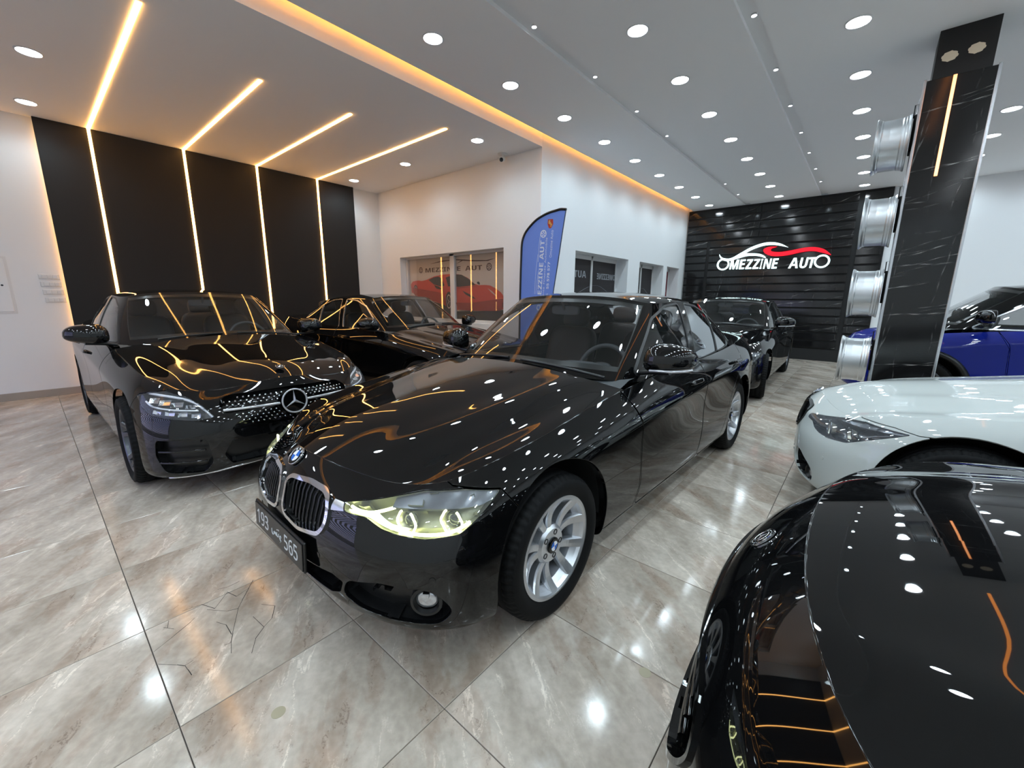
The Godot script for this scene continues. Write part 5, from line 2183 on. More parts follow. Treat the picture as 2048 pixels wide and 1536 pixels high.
func poster_window() -> void:
	var z := JOG - 0.19
	var w := thing("printed_window", "two-pane window with a sports car print, in the white wall behind the parked cars", "window", Transform3D(Basis.IDENTITY, Vector3(0, 0, z)))
	part(w, "backing", bx(-7.77, -4.80, 0.93, 2.225, -0.03, -0.012), M.print_grey)
	for p: Array in [[-7.72, -6.335], [-6.215, -4.85]]:
		part(w, "pane", bx(p[0], p[1], 0.98, 2.185, 0.028, 0.032), M.window_glass)
	for f: Array in [[-7.77, -7.72, 0.93, 2.225], [-4.85, -4.80, 0.93, 2.225], [-6.335, -6.215, 0.93, 2.225], [-7.72, -4.85, 0.93, 0.98], [-7.72, -4.85, 2.185, 2.225]]:
		part(w, "frame", bx(f[0], f[1], f[2], f[3], -0.012, 0.05, 0.004), M.window_frame)
	var pr := frame("print", w)
	print_shape(pr, "ground_shape", [-7.72, 1.383, -7.234, 1.372, -6.589, 1.246, -6.36, 1.128, -5.642, 1.145, -4.85, 1.188, -4.85, .93, -7.72, .93], -0.0112, M.print_dark)
	print_shape(pr, "body_shape", [-7.7, 1.672, -7.621, 1.738, -7.413, 1.752, -7.312, 1.738, -7.152, 1.758, -6.898, 1.822, -6.673, 1.85, -6.283, 1.855, -6.098, 1.832, -5.902, 1.772, -5.712, 1.654, -5.588, 1.626, -5.436, 1.628, -5.302, 1.616, -5.156, 1.557, -5.042, 1.495, -4.972, 1.423, -4.958, 1.321, -4.971, 1.197, -5.113, 1.163, -5.641, 1.151, -6.133, 1.162, -6.36, 1.134, -6.589, 1.246, -6.847, 1.314, -7.233, 1.384, -7.535, 1.458, -7.67, 1.496], -0.0108, M.print_red)
	print_shape(pr, "flank_shape", [-7.60, 1.60, -7.2, 1.56, -6.7, 1.50, -6.55, 1.40, -6.589, 1.246, -6.847, 1.314, -7.233, 1.384, -7.535, 1.458], 0.0268, M.print_maroon)
	print_shape(pr, "bumper_shape", [-6.20, 1.30, -5.75, 1.30, -5.2, 1.36, -4.96, 1.38, -4.971, 1.197, -5.113, 1.163, -5.641, 1.151, -6.133, 1.162], 0.0268, M.print_maroon)
	for s: Array in [["side_glass_shape", [-7.083, 1.756, -6.899, 1.805, -6.748, 1.816, -6.659, 1.769, -6.573, 1.641, -6.647, 1.608, -6.906, 1.658]], ["windscreen_shape", [-6.531, 1.789, -6.284, 1.843, -6.064, 1.831, -5.87, 1.749, -5.681, 1.632, -6.121, 1.601, -6.467, 1.617]], ["lamp_shape", [-6.056, 1.533, -5.796, 1.444, -5.67, 1.368, -5.797, 1.395, -5.958, 1.455]], ["grille_shape", [-5.767, 1.269, -5.363, 1.306, -4.986, 1.321, -4.985, 1.228, -5.186, 1.198, -5.752, 1.192]], ["mirror_shape", [-5.649, 1.68, -5.603, 1.695, -5.564, 1.662, -5.573, 1.631, -5.634, 1.653]], ["vent_shape", [-6.906, 1.646, -6.757, 1.621, -6.613, 1.549, -6.834, 1.575]]]:
		print_shape(pr, s[0], s[1], -0.0102, M.print_dark)
	print_shape(pr, "highlight_shape", [-5.376, 1.57, -5.244, 1.506, -5.135, 1.423, -5.157, 1.423, -5.273, 1.491], -0.0102, M.print_light)
	print_shape(pr, "bonnet_edge_shape", [-6.189, 1.59, -5.65, 1.616, -5.65, 1.605, -6.173, 1.568], -0.0102, M.print_maroon)
	for c: Array in [[-7.53, 1.545, 0.075, 0.115], [-6.45, 1.318, 0.10, 0.195]]:
		for k: Array in [[1.0, "wheel_shape", "print_dark"], [0.72, "rim_shape", "print_light"], [0.60, "hub_shape", "print_dark"]]:
			var el := []
			for i in 28:
				el.append(c[0] + cos(TAU * i / 28) * c[2] * k[0])
				el.append(c[1] + sin(TAU * i / 28) * c[3] * k[0])
			print_shape(pr, k[1], el, -0.0100 + (1.0 - k[0]) * 0.001, M[k[2]])
		for i in 5:
			var a := TAU * i / 5
			print_shape(pr, "spoke_shape", [c[0] - sin(a) * 0.006, c[1] + cos(a) * 0.006, c[0] + cos(a) * c[2] * 0.66, c[1] + sin(a) * c[3] * 0.66, c[0] + sin(a) * 0.006, c[1] - cos(a) * 0.006], -0.0092, M.print_light)
	print_shape(pr, "swoosh_shape", [-7.037, 2.073, -6.625, 2.121, -6.173, 2.124, -5.705, 2.083, -5.402, 2.067, -5.17, 2.09, -5.358, 2.049, -5.706, 2.06, -6.025, 2.087, -6.175, 2.048, -6.209, 2.039, -6.074, 2.092, -6.275, 2.114, -6.626, 2.098], -0.0102, M.print_brown)
	lettering("MEZZIN", 0.085, true, M.print_brown, pr, Transform3D(Basis.IDENTITY, Vector3(-6.755, 1.95, -0.010)), "print_letters", 0.0006, 0.83)
	lettering("E", 0.085, true, M.print_brown, pr, Transform3D(Basis.IDENTITY, Vector3(-6.14, 1.948, -0.010)), "print_letters", 0.0006, 0.10)
	lettering("AUT", 0.085, true, M.print_brown, pr, Transform3D(Basis.IDENTITY, Vector3(-5.732, 1.944, -0.010)), "print_letters", 0.0006, 0.45)
	for o: Array in [[-7.325, 1.961, 0.062], [-5.329, 1.946, 0.068]]:
		part(pr, "print_wheel", wheel_mark(o[2]), M.print_brown, Transform3D(Basis.IDENTITY, Vector3(o[0], o[1], -0.010)))


# flat wheel used as a letter O
func wheel_mark(r: float) -> Soup:
	var s := Soup.new()
	for k in 36:
		var a := TAU * k / 36
		var b := TAU * (k + 1) / 36
		s.quad(Vector3(cos(a), sin(a), 0) * r, Vector3(cos(b), sin(b), 0) * r, Vector3(cos(b), sin(b), 0) * r * 0.74, Vector3(cos(a), sin(a), 0) * r * 0.74, Vector3.BACK)
	for k in 5:
		var a := PI / 2 + TAU * k / 5
		var e := Vector3(cos(a), sin(a), 0)
		var f := Vector3(-sin(a), cos(a), 0)
		s.quad(e * r * 0.2 - f * r * 0.10, e * r * 0.2 + f * r * 0.10, e * r * 0.66 + f * r * 0.17, e * r * 0.66 - f * r * 0.17, Vector3.BACK)
	return s


func side_windows(wn: Array) -> void:
	var names := ["nearest the corner, with the wide mirrored print", "in the middle of the three", "nearest the slatted wall, with a red print"]
	for k in 3:
		var w: Array = wn[k]
		var t := thing("wall_window", "recessed window in the pale side wall, " + names[k], "window", Transform3D(Basis(Vector3.UP, PI / 2), Vector3(CORNER - 0.305, 0, 0)))
		# along the wall: local x runs to -z of the room
		var a: float = -w[0]
		var b: float = -w[1]
		part(t, "print_sheet", bx(a, b, 1.15, 2.22, 0.024, 0.026), M.print_night if k < 2 else M.print_wine)
		var cuts := [a, (a + b) / 2, b] if k < 2 else [a, b]
		for i in cuts.size() - 1:
			part(t, "pane", bx(cuts[i] + 0.03, cuts[i + 1] - 0.03, 1.2, 2.14, 0.014, 0.020), M.window_glass)
		for i in cuts.size():
			var c: float = cuts[i]
			part(t, "frame", bx(c - 0.035 if i > 0 else c, c + 0.035 if i < cuts.size() - 1 else c, 1.15, 2.22, -0.012, 0.04, 0.003), M.window_frame)
		for y: Array in [[1.15, 1.20], [2.14, 2.22]]:
			part(t, "frame", bx(a, b, y[0], y[1], -0.012, 0.04, 0.003), M.window_frame)
		# mirrored words, read from outside
		if k == 0:
			var back := Basis(Vector3(-1, 0, 0), Vector3.UP, Vector3(0, 0, 1))
			lettering("AUTO", 0.13, true, M.print_silver, t, Transform3D(back, Vector3(a + 0.55, 1.86, 0.0268)), "print_letters", 0.0006, 0.62)
			lettering("OMEZZINE", 0.12, true, M.print_silver, t, Transform3D(back, Vector3(b - 0.42, 1.85, 0.0268)), "print_letters", 0.0006, 0.80)
		# outline of a printed car
		var pts := []
		for v: Array in ([[0.05, 1.35], [0.2, 1.45], [0.45, 1.62], [0.62, 1.66], [0.75, 1.60], [0.95, 1.44], [0.98, 1.3]] if k < 2 else [[0.1, 1.5], [0.4, 1.6], [0.7, 1.75], [0.9, 1.6]]):
			pts.append(Vector3(lerpf(a, b, v[0]), v[1], 0.0268))
		part(t, "print_line", Soup.new().tube(smooth3(pts, 5), 0.007, 5, false, true, 0.15), M.print_silver)
		var p2 := []
		for v: Array in [[0.15, 1.25], [0.35, 1.42], [0.5, 1.40], [0.62, 1.25]]:
			p2.append(Vector3(lerpf(a, b, v[0]), v[1], 0.0268))
		part(t, "print_line", Soup.new().tube(smooth3(p2, 5), 0.012, 5, false, true, 0.15), M.print_silver)


func column() -> void:
	var z := -5.58
	var t := thing("showroom_column", "black marble column with bright metal corners and an orange light strip", "column", Transform3D(Basis.IDENTITY, Vector3(0.338, 0, z)))
	part(t, "cladding", bx(-0.222, 0.222, 0.0, 3.32, -0.444, 0.0, 0.003), M.marble_black)
	part(t, "head", bx(-0.183, 0.183, 3.32, HIGH, -0.40, -0.03, 0.002), M.matt_black)
	for e: Array in [[-1, 0], [1, 0], [-1, 1], [1, 1]]:
		part(t, "corner_trim", bx(e[0] * 0.214, e[0] * 0.236, 0.0, 3.33, -0.452 if e[1] else -0.012, -0.43 if e[1] else 0.010, 0.004), M.bright_trim)
	var led := Soup.new()
	part(t, "light_strip", bx(-0.048, -0.024, 2.50, 3.32, -0.002, 0.006, 0.002), M.amber_lamp, Transform3D(Basis(Vector3.BACK, 0.0), Vector3.ZERO))
	strip_light(t, Transform3D(Basis.IDENTITY, Vector3(-0.036, 2.9, 0.01)), 0.024, 0.8, 0.015)
	# two pale round openings in the head
	for o: Array in [[-0.095, 3.49], [0.065, 3.50]]:
		var el := PackedVector2Array()
		for i in 22:
			var j := 1.0 + 0.07 * sin(i * 2.3 + o[0] * 40.0)
			el.append(Vector2(o[0] + cos(TAU * i / 22) * 0.052 * j, o[1] + sin(TAU * i / 22) * 0.040 * j))
		part(t, "opening", Soup.new().prism(el, -0.0295, -0.027), M.cream)
	var cl := thing("ceiling_light_strip", "short orange light strip on the ceiling in front of the marble column", "lamp", Transform3D(Basis.IDENTITY, Vector3(0.31, HIGH, -4.0)))
	part(cl, "strip", bx(-0.014, 0.014, -0.006, 0.002, -1.15, 1.6, 0.002), M.amber_lamp)
	strip_light(cl, Transform3D(Basis(Vector3.RIGHT, -PI / 2), Vector3(0, -0.01, 0.2)), 0.028, 2.7, 0.04)
	# display rims hung on the side of the column
	var yy := [2.88, 2.165, 1.46, 0.76]
	var said := ["highest of the four hung on the marble column", "second from the top on the marble column", "third from the top on the marble column", "lowest of the four hung on the marble column"]
	for k in 4:
		var r := thing("display_rim", "silver alloy wheel rim without a tire, " + said[k], "wheel rim", Transform3D(Basis(Vector3.UP, PI) * Basis(Vector3.RIGHT, 0.3 * k), Vector3(-0.048, yy[k], z - 0.22)), "wheel rims on the column")
		rim_parts(r, k)
		var br := thing("rim_bracket", "bent black wire bracket holding a rim, " + said[k], "bracket", Transform3D(Basis.IDENTITY, Vector3(0.085, yy[k], z - 0.22)), "wire brackets on the column")
		part(br, "wire", Soup.new().tube(PackedVector3Array([Vector3(0.02, 0.20, 0.05), Vector3(-0.004, 0.20, 0.05), Vector3(-0.006, 0.31, 0.05), Vector3(0.02, 0.315, 0.05), Vector3(0.026, 0.20, 0.05)]), 0.005, 6), M.matt_black)
		part(br, "plate", bx(0.0, 0.024, -0.10, 0.22, -0.08, 0.08, 0.003), M.matt_black)


var rim_kit := []


func rim_parts(r: Node3D, k: int) -> void:
	if rim_kit.is_empty():
		var prof := PackedVector2Array([Vector2(0.150, 0.03), Vector2(0.222, 0.045), Vector2(0.232, 0.09), Vector2(0.248, 0.108), Vector2(0.252, 0.120), Vector2(0.247, 0.125), Vector2(0.243, 0.114), Vector2(0.239, 0.112), Vector2(0.238, 0.098), Vector2(0.234, 0.096), Vector2(0.233, 0.082), Vector2(0.228, 0.078), Vector2(0.226, 0.020), Vector2(0.227, -0.060), Vector2(0.232, -0.068), Vector2(0.233, -0.084), Vector2(0.237, -0.088), Vector2(0.238, -0.102), Vector2(0.243, -0.106), Vector2(0.250, -0.120), Vector2(0.244, -0.123), Vector2(0.230, -0.100), Vector2(0.212, -0.05), Vector2(0.212, 0.03)])
		rim_kit.append(["barrel", Soup.new().lathe(prof, 72).mesh()])
		for i in 5:
			for s in [-1.0, 1.0]:
				rim_kit.append(["spoke", spoke(0.238, 0.120, TAU * i / 5.0 + s * 0.13, TAU * i / 5.0 + s * 0.27, 0.030, 0.045, 0.05).mesh()])
		rim_kit.append(["hub", Soup.new().lathe(PackedVector2Array([Vector2(0.088, 0.0), Vector2(0.085, 0.062), Vector2(0.07, 0.07), Vector2(0.0, 0.072)]), 40).mesh()])
	for q: Array in rim_kit:
		part(r, q[0], q[1], M.rim_silver)


func flag() -> void:
	var t := thing("feather_flag", "tall blue feather flag with white lettering, standing by the wall corner", "flag", Transform3D(Basis.from_scale(Vector3(1.0245, 1.0245, 1.0)), Vector3(-4.047, -0.0335, -5.02)))
	var out := smooth2([0.706, 2.552, 0.62, 2.566, 0.548, 2.560, 0.42, 2.545, 0.294, 2.510, 0.20, 2.470, 0.108, 2.408, 0.03, 2.34, -0.016, 2.275, -0.045, 2.20, -0.056, 2.114], 4)
	var poly := PackedVector2Array([Vector2(0.55, 0.62), Vector2(0.534, 1.478), Vector2(0.598, 1.867), Vector2(0.657, 2.26)])
	poly.append_array(out)
	poly.append_array(PackedVector2Array([Vector2(-0.066, 1.79), Vector2(-0.074, 1.392), Vector2(-0.078, 0.62)]))
	part(t, "cloth", Soup.new().prism(poly, -0.002, 0.0), M.flag_blue)
	# dark sleeve along the pole and the free edge
	var sl := []
	for v in out:
		sl.append(Vector3(v.x, v.y, 0.0))
	sl.append(Vector3(-0.066, 1.79, 0)); sl.append(Vector3(-0.076, 1.3, 0)); sl.append(Vector3(-0.08, 0.1, 0))
	part(t, "sleeve", Soup.new().tube(PackedVector3Array(sl), 0.017, 8), M.trim_black)
	part(t, "hem", Soup.new().tube(PackedVector3Array([Vector3(0.703, 2.552, 0), Vector3(0.655, 2.26, 0), Vector3(0.596, 1.867, 0), Vector3(0.532, 1.478, 0), Vector3(0.55, 0.62, 0)]), 0.012, 6, false, true, 0.4), M.flag_hem)
	part(t, "foot", Soup.new().lathe(PackedVector2Array([Vector2(0.0, 0.10), Vector2(0.03, 0.10), Vector2(0.04, 0.04), Vector2(0.13, 0.025), Vector2(0.14, 0.0), Vector2(0.0, 0.0)]), 32, Transform3D(Basis(Vector3(0, 1, 0), Vector3(-1, 0, 0), Vector3(0, 0, 1)), Vector3(-0.08, 0.0327, 0))), M.trim_black)
	# words climb the cloth
	var up := Basis(Vector3.BACK, PI / 2 - 0.05)
	lettering("OMEZZINE AUT", 0.072, true, M.flag_white, t, Transform3D(up, Vector3(0.300, 1.70, 0.0015)), "flag_letters", 0.0012, 0.98)
	part(t, "flag_wheel", wheel_mark(0.052), M.flag_white, Transform3D(Basis.IDENTITY, Vector3(0.338, 2.275, 0.002)))
	lettering("Vente  Finapcée  Automobile", 0.036, false, M.flag_white, t, Transform3D(up, Vector3(0.378, 1.80, 0.0015)), "flag_letters", 0.0012, 0.84)
	lettering("53 755   55 578 577", 0.040, true, M.flag_white, t, Transform3D(up, Vector3(0.430, 1.56, 0.0015)), "flag_letters", 0.0012, 0.66)
	lettering("Omezine Auto", 0.040, false, M.flag_white, t, Transform3D(up, Vector3(0.478, 2.13, 0.0015)), "flag_letters", 0.0012, 0.36)
	for a: Array in [[0.20, 1.45, 0.215, 1.75, 0.245, 1.98, 0.25, 2.0], [0.225, 1.45, 0.24, 1.62, 0.262, 1.76, 0.268, 1.78], [0.255, 1.9, 0.262, 2.1, 0.29, 2.3]]:
		var pp := []
		for k in range(0, a.size(), 2):
			pp.append(Vector3(a[k], a[k + 1], 0.0))
		part(t, "flag_line", Soup.new().tube(smooth3(pp, 4), 0.005, 5, false, true, 0.4), M.flag_white)
	# shield
	part(t, "crest", Soup.new().prism(V2([0.41, 2.46, 0.495, 2.455, 0.50, 2.39, 0.47, 2.345, 0.45, 2.335, 0.425, 2.35, 0.405, 2.40]), 0.0, 0.002), M.crest_red)
	part(t, "crest_field", Soup.new().prism(V2([0.425, 2.445, 0.45, 2.445, 0.45, 2.40, 0.42, 2.40]), 0.002, 0.003), M.crest_gold)
	part(t, "crest_field", Soup.new().prism(V2([0.455, 2.395, 0.488, 2.395, 0.465, 2.352, 0.455, 2.35]), 0.002, 0.003), M.crest_gold)
	part(t, "crest_field", Soup.new().prism(circle2(Vector2(0.453, 2.402), 0.016, 12), 0.003, 0.004), M.crest_gold)


func camera_box() -> void:
	var t := thing("security_camera", "small white security camera under the low ceiling edge", "camera", Transform3D(Basis(Vector3.UP, 0.5), Vector3(-4.70, LOW, -5.25)))
	part(t, "mount", Soup.new().lathe(PackedVector2Array([Vector2(0.0, -0.0), Vector2(0.075, 0.0), Vector2(0.075, 0.012), Vector2(0.05, 0.02), Vector2(0.0, 0.02)]), 28, Transform3D(Basis(Vector3(0, -1, 0), Vector3(1, 0, 0), Vector3(0, 0, 1)), Vector3.ZERO)), M.plastic_white)
	part(t, "arm", Soup.new().tube(PackedVector3Array([Vector3(0, -0.02, 0), Vector3(0, -0.06, 0.01)]), 0.018, 10), M.plastic_white)
	part(t, "body", Soup.new().lathe(PackedVector2Array([Vector2(0.0, -0.06), Vector2(0.034, -0.06), Vector2(0.036, 0.07), Vector2(0.030, 0.078)]), 24, Transform3D(Basis(Vector3.UP, -PI / 2) * Basis(Vector3.BACK, -0.35), Vector3(0, -0.085, 0.02))), M.plastic_white)
	part(t, "lens", Soup.new().lathe(PackedVector2Array([Vector2(0.030, 0.076), Vector2(0.0, 0.072)]), 24, Transform3D(Basis(Vector3.UP, -PI / 2) * Basis(Vector3.BACK, -0.35), Vector3(0, -0.085, 0.02))), M.gloss_black)


# broken lines in the floor: x, z pairs
const CRACKS := [
	[-2.136, -0.256, -2.122, -0.323, -2.046, -0.356, -2.126, -0.425, -2.061, -0.445, -2.081, -0.502, -2.131, -0.536],
	[-2.064, -0.330, -1.986, -0.387, -1.968, -0.424, -2.012, -0.453, -2.081, -0.502],
	[-1.968, -0.424, -1.828, -0.363, -1.776, -0.343, -1.716, -0.327],
	[-1.776, -0.343, -1.781, -0.321],
	[-1.864, -0.450, -1.765, -0.460, -1.724, -0.415, -1.656, -0.379],
	[-1.765, -0.460, -1.793, -0.502, -1.862, -0.538, -1.918, -0.501],
	[-1.869, -0.129, -1.811, -0.175, -1.784, -0.194, -1.755, -0.197, -1.716, -0.201],
	[-1.784, -0.194, -1.790, -0.221],
	[-2.081, -0.181, -2.037, -0.209],
	[-2.111, -0.204, -2.064, -0.192],
	[-1.953, -0.130, -1.993, -0.201, -2.031, -0.264, -2.046, -0.281],
	[-2.659, -0.403, -2.655, -0.458],
	[-2.566, -0.468, -2.553, -0.496],
	[-2.182, -0.401, -2.165, -0.441, -2.170, -0.489],
	[-1.948, -0.336, -1.900, -0.358, -1.822, -0.358],
]
# ---------------------------------------------------------------- surfaces
func stone_picture(n: int) -> Image:
	# beige stone: drifting clouds, brown drifts, pale and dark veins, all drawn out along one slant
	var a := FastNoiseLite.new()
	a.seed = 3
	a.noise_type = FastNoiseLite.TYPE_SIMPLEX_SMOOTH
	a.frequency = 1.0
	a.fractal_type = FastNoiseLite.FRACTAL_FBM
	a.fractal_octaves = 5
	a.domain_warp_enabled = true
	a.domain_warp_amplitude = 0.35
	a.domain_warp_frequency = 1.6
	a.domain_warp_fractal_octaves = 3
	var b := FastNoiseLite.new()
	b.seed = 11
	b.noise_type = FastNoiseLite.TYPE_SIMPLEX
	b.frequency = 1.0
	b.fractal_octaves = 4
	var im := Image.create(n, n, false, Image.FORMAT_RGB8)
	var data := PackedByteArray()
	data.resize(n * n * 3)
	var k := 0
	for y in n:
		for x in n:
			var u := x * 2.4 / n
			var v := y * 2.4 / n
			var s := u * 0.82 + v * 0.57
			var t := -u * 0.57 + v * 0.82
			var c := a.get_noise_2d(s * 0.9, t * 2.6)
			var d := a.get_noise_2d(s * 1.3 + 40.0, t * 3.4 + 9.0)
			var f := b.get_noise_2d(u * 22.0, v * 22.0)
			var mid := b.get_noise_2d(s * 5.0 + 60.0, t * 9.0)
			c += 0.28 * mid
			d += 0.22 * mid
			var vein := absf(a.get_noise_2d(s * 1.1 + 80.0, t * 4.6 + 31.0))
			var vein2 := absf(a.get_noise_2d(s * 2.0 + 130.0, t * 5.0 + 77.0))
			var r := 0.735 + 0.15 * c + 0.032 * f
			var g := 0.688 + 0.15 * c + 0.032 * f
			var l := 0.636 + 0.15 * c + 0.032 * f
			var br := clampf((d - 0.06) * 3.6, 0.0, 1.0) * 0.62
			r -= 0.085 * br
			g -= 0.115 * br
			l -= 0.125 * br
			var pv := clampf(1.0 - vein / 0.035, 0.0, 1.0) * clampf(0.5 + c * 2.0, 0.0, 1.0)
			r += 0.15 * pv
			g += 0.15 * pv
			l += 0.145 * pv
			var dv := clampf(1.0 - vein2 / 0.018, 0.0, 1.0) * clampf(d * 3.0, 0.0, 1.0)
			r -= 0.15 * dv
			g -= 0.15 * dv
			l -= 0.14 * dv
			data[k] = int(clampf(r, 0, 1) * 255)
			data[k + 1] = int(clampf(g, 0, 1) * 255)
			data[k + 2] = int(clampf(l, 0, 1) * 255)
			k += 3
	im.set_data(n, n, false, Image.FORMAT_RGB8, data)
	return im


func dark_stone_picture(n: int) -> Image:
	# near-black stone crossed by thin pale lines, some level, some steep
	var im := Image.create(n, n, false, Image.FORMAT_RGB8)
	im.fill(Color(0.085, 0.083, 0.085))
	var rng := RandomNumberGenerator.new()
	rng.seed = 21
	var b := FastNoiseLite.new()
	b.frequency = 0.02
	for y in n:
		for x in n:
			var f := b.get_noise_2d(x, y) * 0.018
			im.set_pixel(x, y, Color(0.085 + f, 0.083 + f, 0.086 + f))
	for k in 74:
		var steep := k % 3 == 0
		var p := Vector2(rng.randf() * n, rng.randf() * n)
		var ang := rng.randf_range(-0.32, -0.10) if not steep else PI / 2 + rng.randf_range(-0.14, 0.22)
		var ln := rng.randf_range(0.12, 0.5) * n
		var br := rng.randf_range(0.12, 0.75) * (0.6 if steep else 1.0)
		var wob := rng.randf() * 10.0
		var wd := 1 if rng.randf() < 0.5 else 2
		for i in int(ln):
			var t := i / ln
			p += Vector2(cos(ang), sin(ang))
			ang += sin(i * 0.05 + wob) * 0.004
			var e := br * sin(PI * t) * (0.6 + 0.4 * sin(i * 0.11 + wob))
			for d in range(-wd, wd + 1):
				var x := posmod(int(p.x) + (d if steep else 0), n)
				var y := posmod(int(p.y) + (0 if steep else d), n)
				im.set_pixel(x, y, im.get_pixel(x, y).lerp(Color(0.80, 0.79, 0.77), clampf(e * (1.0 - 0.3 * absi(d)), 0, 1)))
	return im


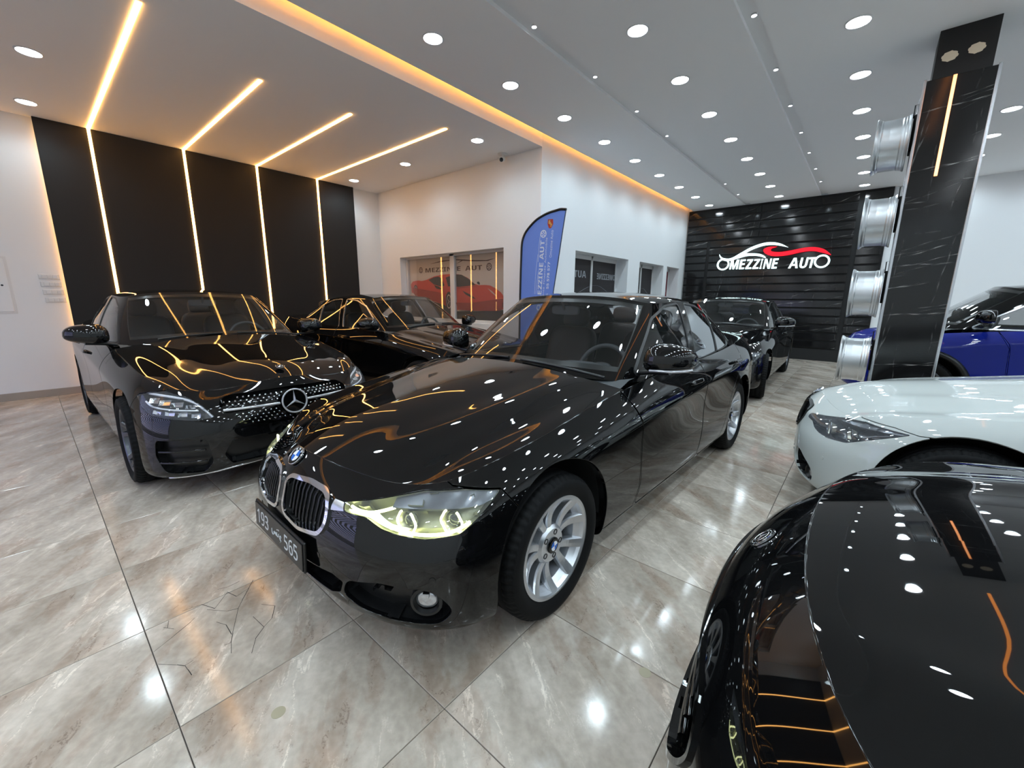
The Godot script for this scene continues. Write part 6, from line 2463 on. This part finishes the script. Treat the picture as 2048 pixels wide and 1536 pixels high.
func materials() -> void:
	mat("paint_black", Color(0.035, 0.036, 0.04), 0.02)
	mat("paint_white", Color(0.735, 0.75, 0.74), 0.9, 0.0, 0.0)
	M.paint_white.clearcoat_enabled = true
	M.paint_white.clearcoat = 1.0
	M.paint_white.clearcoat_roughness = 0.02
	mat("paint_blue", Color(0.01, 0.09, 0.46), 0.5, 0.0, 0.2)
	M.paint_blue.clearcoat_enabled = true
	M.paint_blue.clearcoat = 1.0
	M.paint_blue.clearcoat_roughness = 0.02
	mat("gloss_black", Color(0.03, 0.03, 0.03), 0.05)
	mat("trim_black", Color(0.06, 0.06, 0.065), 0.35)
	mat("frit", Color(0.03, 0.03, 0.03), 0.3)
	mat("liner", Color(0.05, 0.05, 0.05), 0.85)
	mat("dash", Color(0.24, 0.25, 0.26), 0.6)
	mat("leather", Color(0.10, 0.085, 0.08), 0.5)
	mat("leather_brown", Color(0.13, 0.075, 0.065), 0.5)
	mat("rubber", Color(0.07, 0.07, 0.073), 0.7, 0.0, 0.28)
	mat("alloy", Color(0.80, 0.81, 0.83), 0.28, 0.85)
	mat("alloy_grey", Color(0.36, 0.37, 0.39), 0.25, 0.85)
	mat("rim_silver", Color(0.80, 0.81, 0.82), 0.32, 0.8)
	mat("dark_metal", Color(0.25, 0.25, 0.26), 0.4, 0.8)
	mat("chrome", Color(0.88, 0.89, 0.91), 0.06, 1.0)
	mat("satin", Color(0.78, 0.78, 0.80), 0.2, 0.6)
	mat("mirror", Color(0.92, 0.93, 0.95), 0.01, 1.0)
	mat("emblem_blue", Color(0.16, 0.40, 0.75), 0.15)
	mat("emblem_white", Color(0.92, 0.93, 0.95), 0.15)
	pane("lamp_glass", Color(0.9, 0.92, 0.95, 0.05))
	mat("lamp_inside", Color(0.62, 0.62, 0.52), 0.3, 0.6)
	mat("lamp_bright", Color(0.45, 0.46, 0.48), 0.2, 0.7)
	mat("lamp_dark", Color(0.10, 0.10, 0.11), 0.25, 0.3)
	mat("lamp_bezel", Color(0.42, 0.43, 0.45), 0.2, 0.7)
	mat("lamp_ribs", Color(0.75, 0.75, 0.70), 0.25, 0.7)
	mat("projector", Color(0.30, 0.31, 0.32), 0.05, 0.6)
	mat("guide", Color(0.86, 0.87, 0.90), 0.2, 0.1)
	mat("fog_lens", Color(0.75, 0.76, 0.78), 0.08, 0.8)
	mat("plate", Color(0.06, 0.06, 0.065), 0.35)
	mat("plate_letter", Color(0.82, 0.83, 0.84), 0.4)
	glow("ring_glow", Color(0.97, 1.0, 0.72), 7.0)
	glow("wedge_glow", Color(0.90, 0.95, 0.62), 0.7)  # emission standing in for light caught by the headlight reflector
	glow("strip_glow", Color(0.93, 0.98, 0.70), 4.0)
	pane("car_glass", Color(0.10, 0.13, 0.13, 0.18))
	mat("added_mirror_glass", Color(0.62, 0.64, 0.65), 0.01, 1.0)  # opaque mirror in place of glass, added to strengthen the reflection
	# room
	mat("white_wall", Color(0.885, 0.89, 0.895), 0.75)
	mat("ceiling_white", Color(0.93, 0.93, 0.935), 0.8)
	mat("matt_black", Color(0.075, 0.072, 0.074), 0.7)
	mat("grout", Color(0.33, 0.31, 0.29), 0.8)
	mat("crack", Color(0.16, 0.14, 0.13), 0.9)
	mat("plug", Color(0.66, 0.62, 0.52), 0.5)
	mat("skirting", Color(0.62, 0.58, 0.54), 0.25)
	mat("plastic_white", Color(0.84, 0.84, 0.84), 0.35)
	mat("shutter_white", Color(0.80, 0.80, 0.84), 0.4)
	mat("lamp_trim", Color(0.85, 0.85, 0.86), 0.5)
	mat("bright_trim", Color(0.80, 0.81, 0.83), 0.22, 0.9)
	mat("cream", Color(0.86, 0.80, 0.70), 0.7)
	mat("window_frame", Color(0.82, 0.82, 0.82), 0.4)
	pane("window_glass", Color(0.9, 0.95, 0.95, 0.04))
	var st := mat("marble", Color.WHITE, 0.11)
	st.albedo_texture = ImageTexture.create_from_image(stone_picture(1024))
	var ds := mat("marble_black", Color.WHITE, 0.12)
	ds.albedo_texture = ImageTexture.create_from_image(dark_stone_picture(768))
	ds.uv1_triplanar = true
	ds.uv1_world_triplanar = true
	ds.uv1_scale = Vector3(0.55, 0.55, 0.55)
	var sl: StandardMaterial3D = ds.duplicate()
	sl.resource_name = "marble_slat"
	sl.uv1_scale = Vector3(0.30, 0.30, 0.30)
	M.marble_slat = sl
	glow("lamp", Color(0.94, 0.97, 1.0), 34.0)
	glow("spot_lamp", Color(0.95, 0.97, 1.0), 30.0)
	glow("strip_lamp", Color(1.0, 0.72, 0.38), 12.0)
	glow("cove_lamp", Color(1.0, 0.64, 0.24), 12.0)
	glow("edge_lamp", Color(1.0, 0.72, 0.30), 14.0)
	glow("amber_lamp", Color(1.0, 0.55, 0.16), 2.2)
	glow("sign_white", Color(0.86, 1.0, 1.0), 1.5)
	glow("sign_red", Color(1.0, 0.0, 0.14), 0.95)
	M.sign_red.albedo_color = Color(0.5, 0.0, 0.05)
	# prints and cloth
	mat("print_grey", Color(0.74, 0.69, 0.65), 0.6)
	mat("print_red", Color(0.74, 0.24, 0.17), 0.6)
	mat("print_maroon", Color(0.56, 0.17, 0.14), 0.6)
	mat("print_dark", Color(0.17, 0.13, 0.13), 0.6)
	mat("print_light", Color(0.72, 0.62, 0.58), 0.6)
	mat("print_brown", Color(0.24, 0.13, 0.12), 0.6)
	mat("print_night", Color(0.13, 0.11, 0.12), 0.6)
	mat("print_wine", Color(0.42, 0.10, 0.16), 0.6)
	mat("print_silver", Color(0.58, 0.60, 0.62), 0.6)
	mat("flag_blue", Color(0.42, 0.55, 0.88), 0.75)
	M.flag_blue.backlight_enabled = true
	M.flag_blue.backlight = Color(0.2, 0.2, 0.2)
	mat("flag_hem", Color(0.22, 0.26, 0.33), 0.75)
	mat("flag_white", Color(0.84, 0.87, 0.94), 0.7)
	mat("crest_red", Color(0.66, 0.20, 0.14), 0.6)
	mat("crest_gold", Color(0.80, 0.62, 0.34), 0.6)
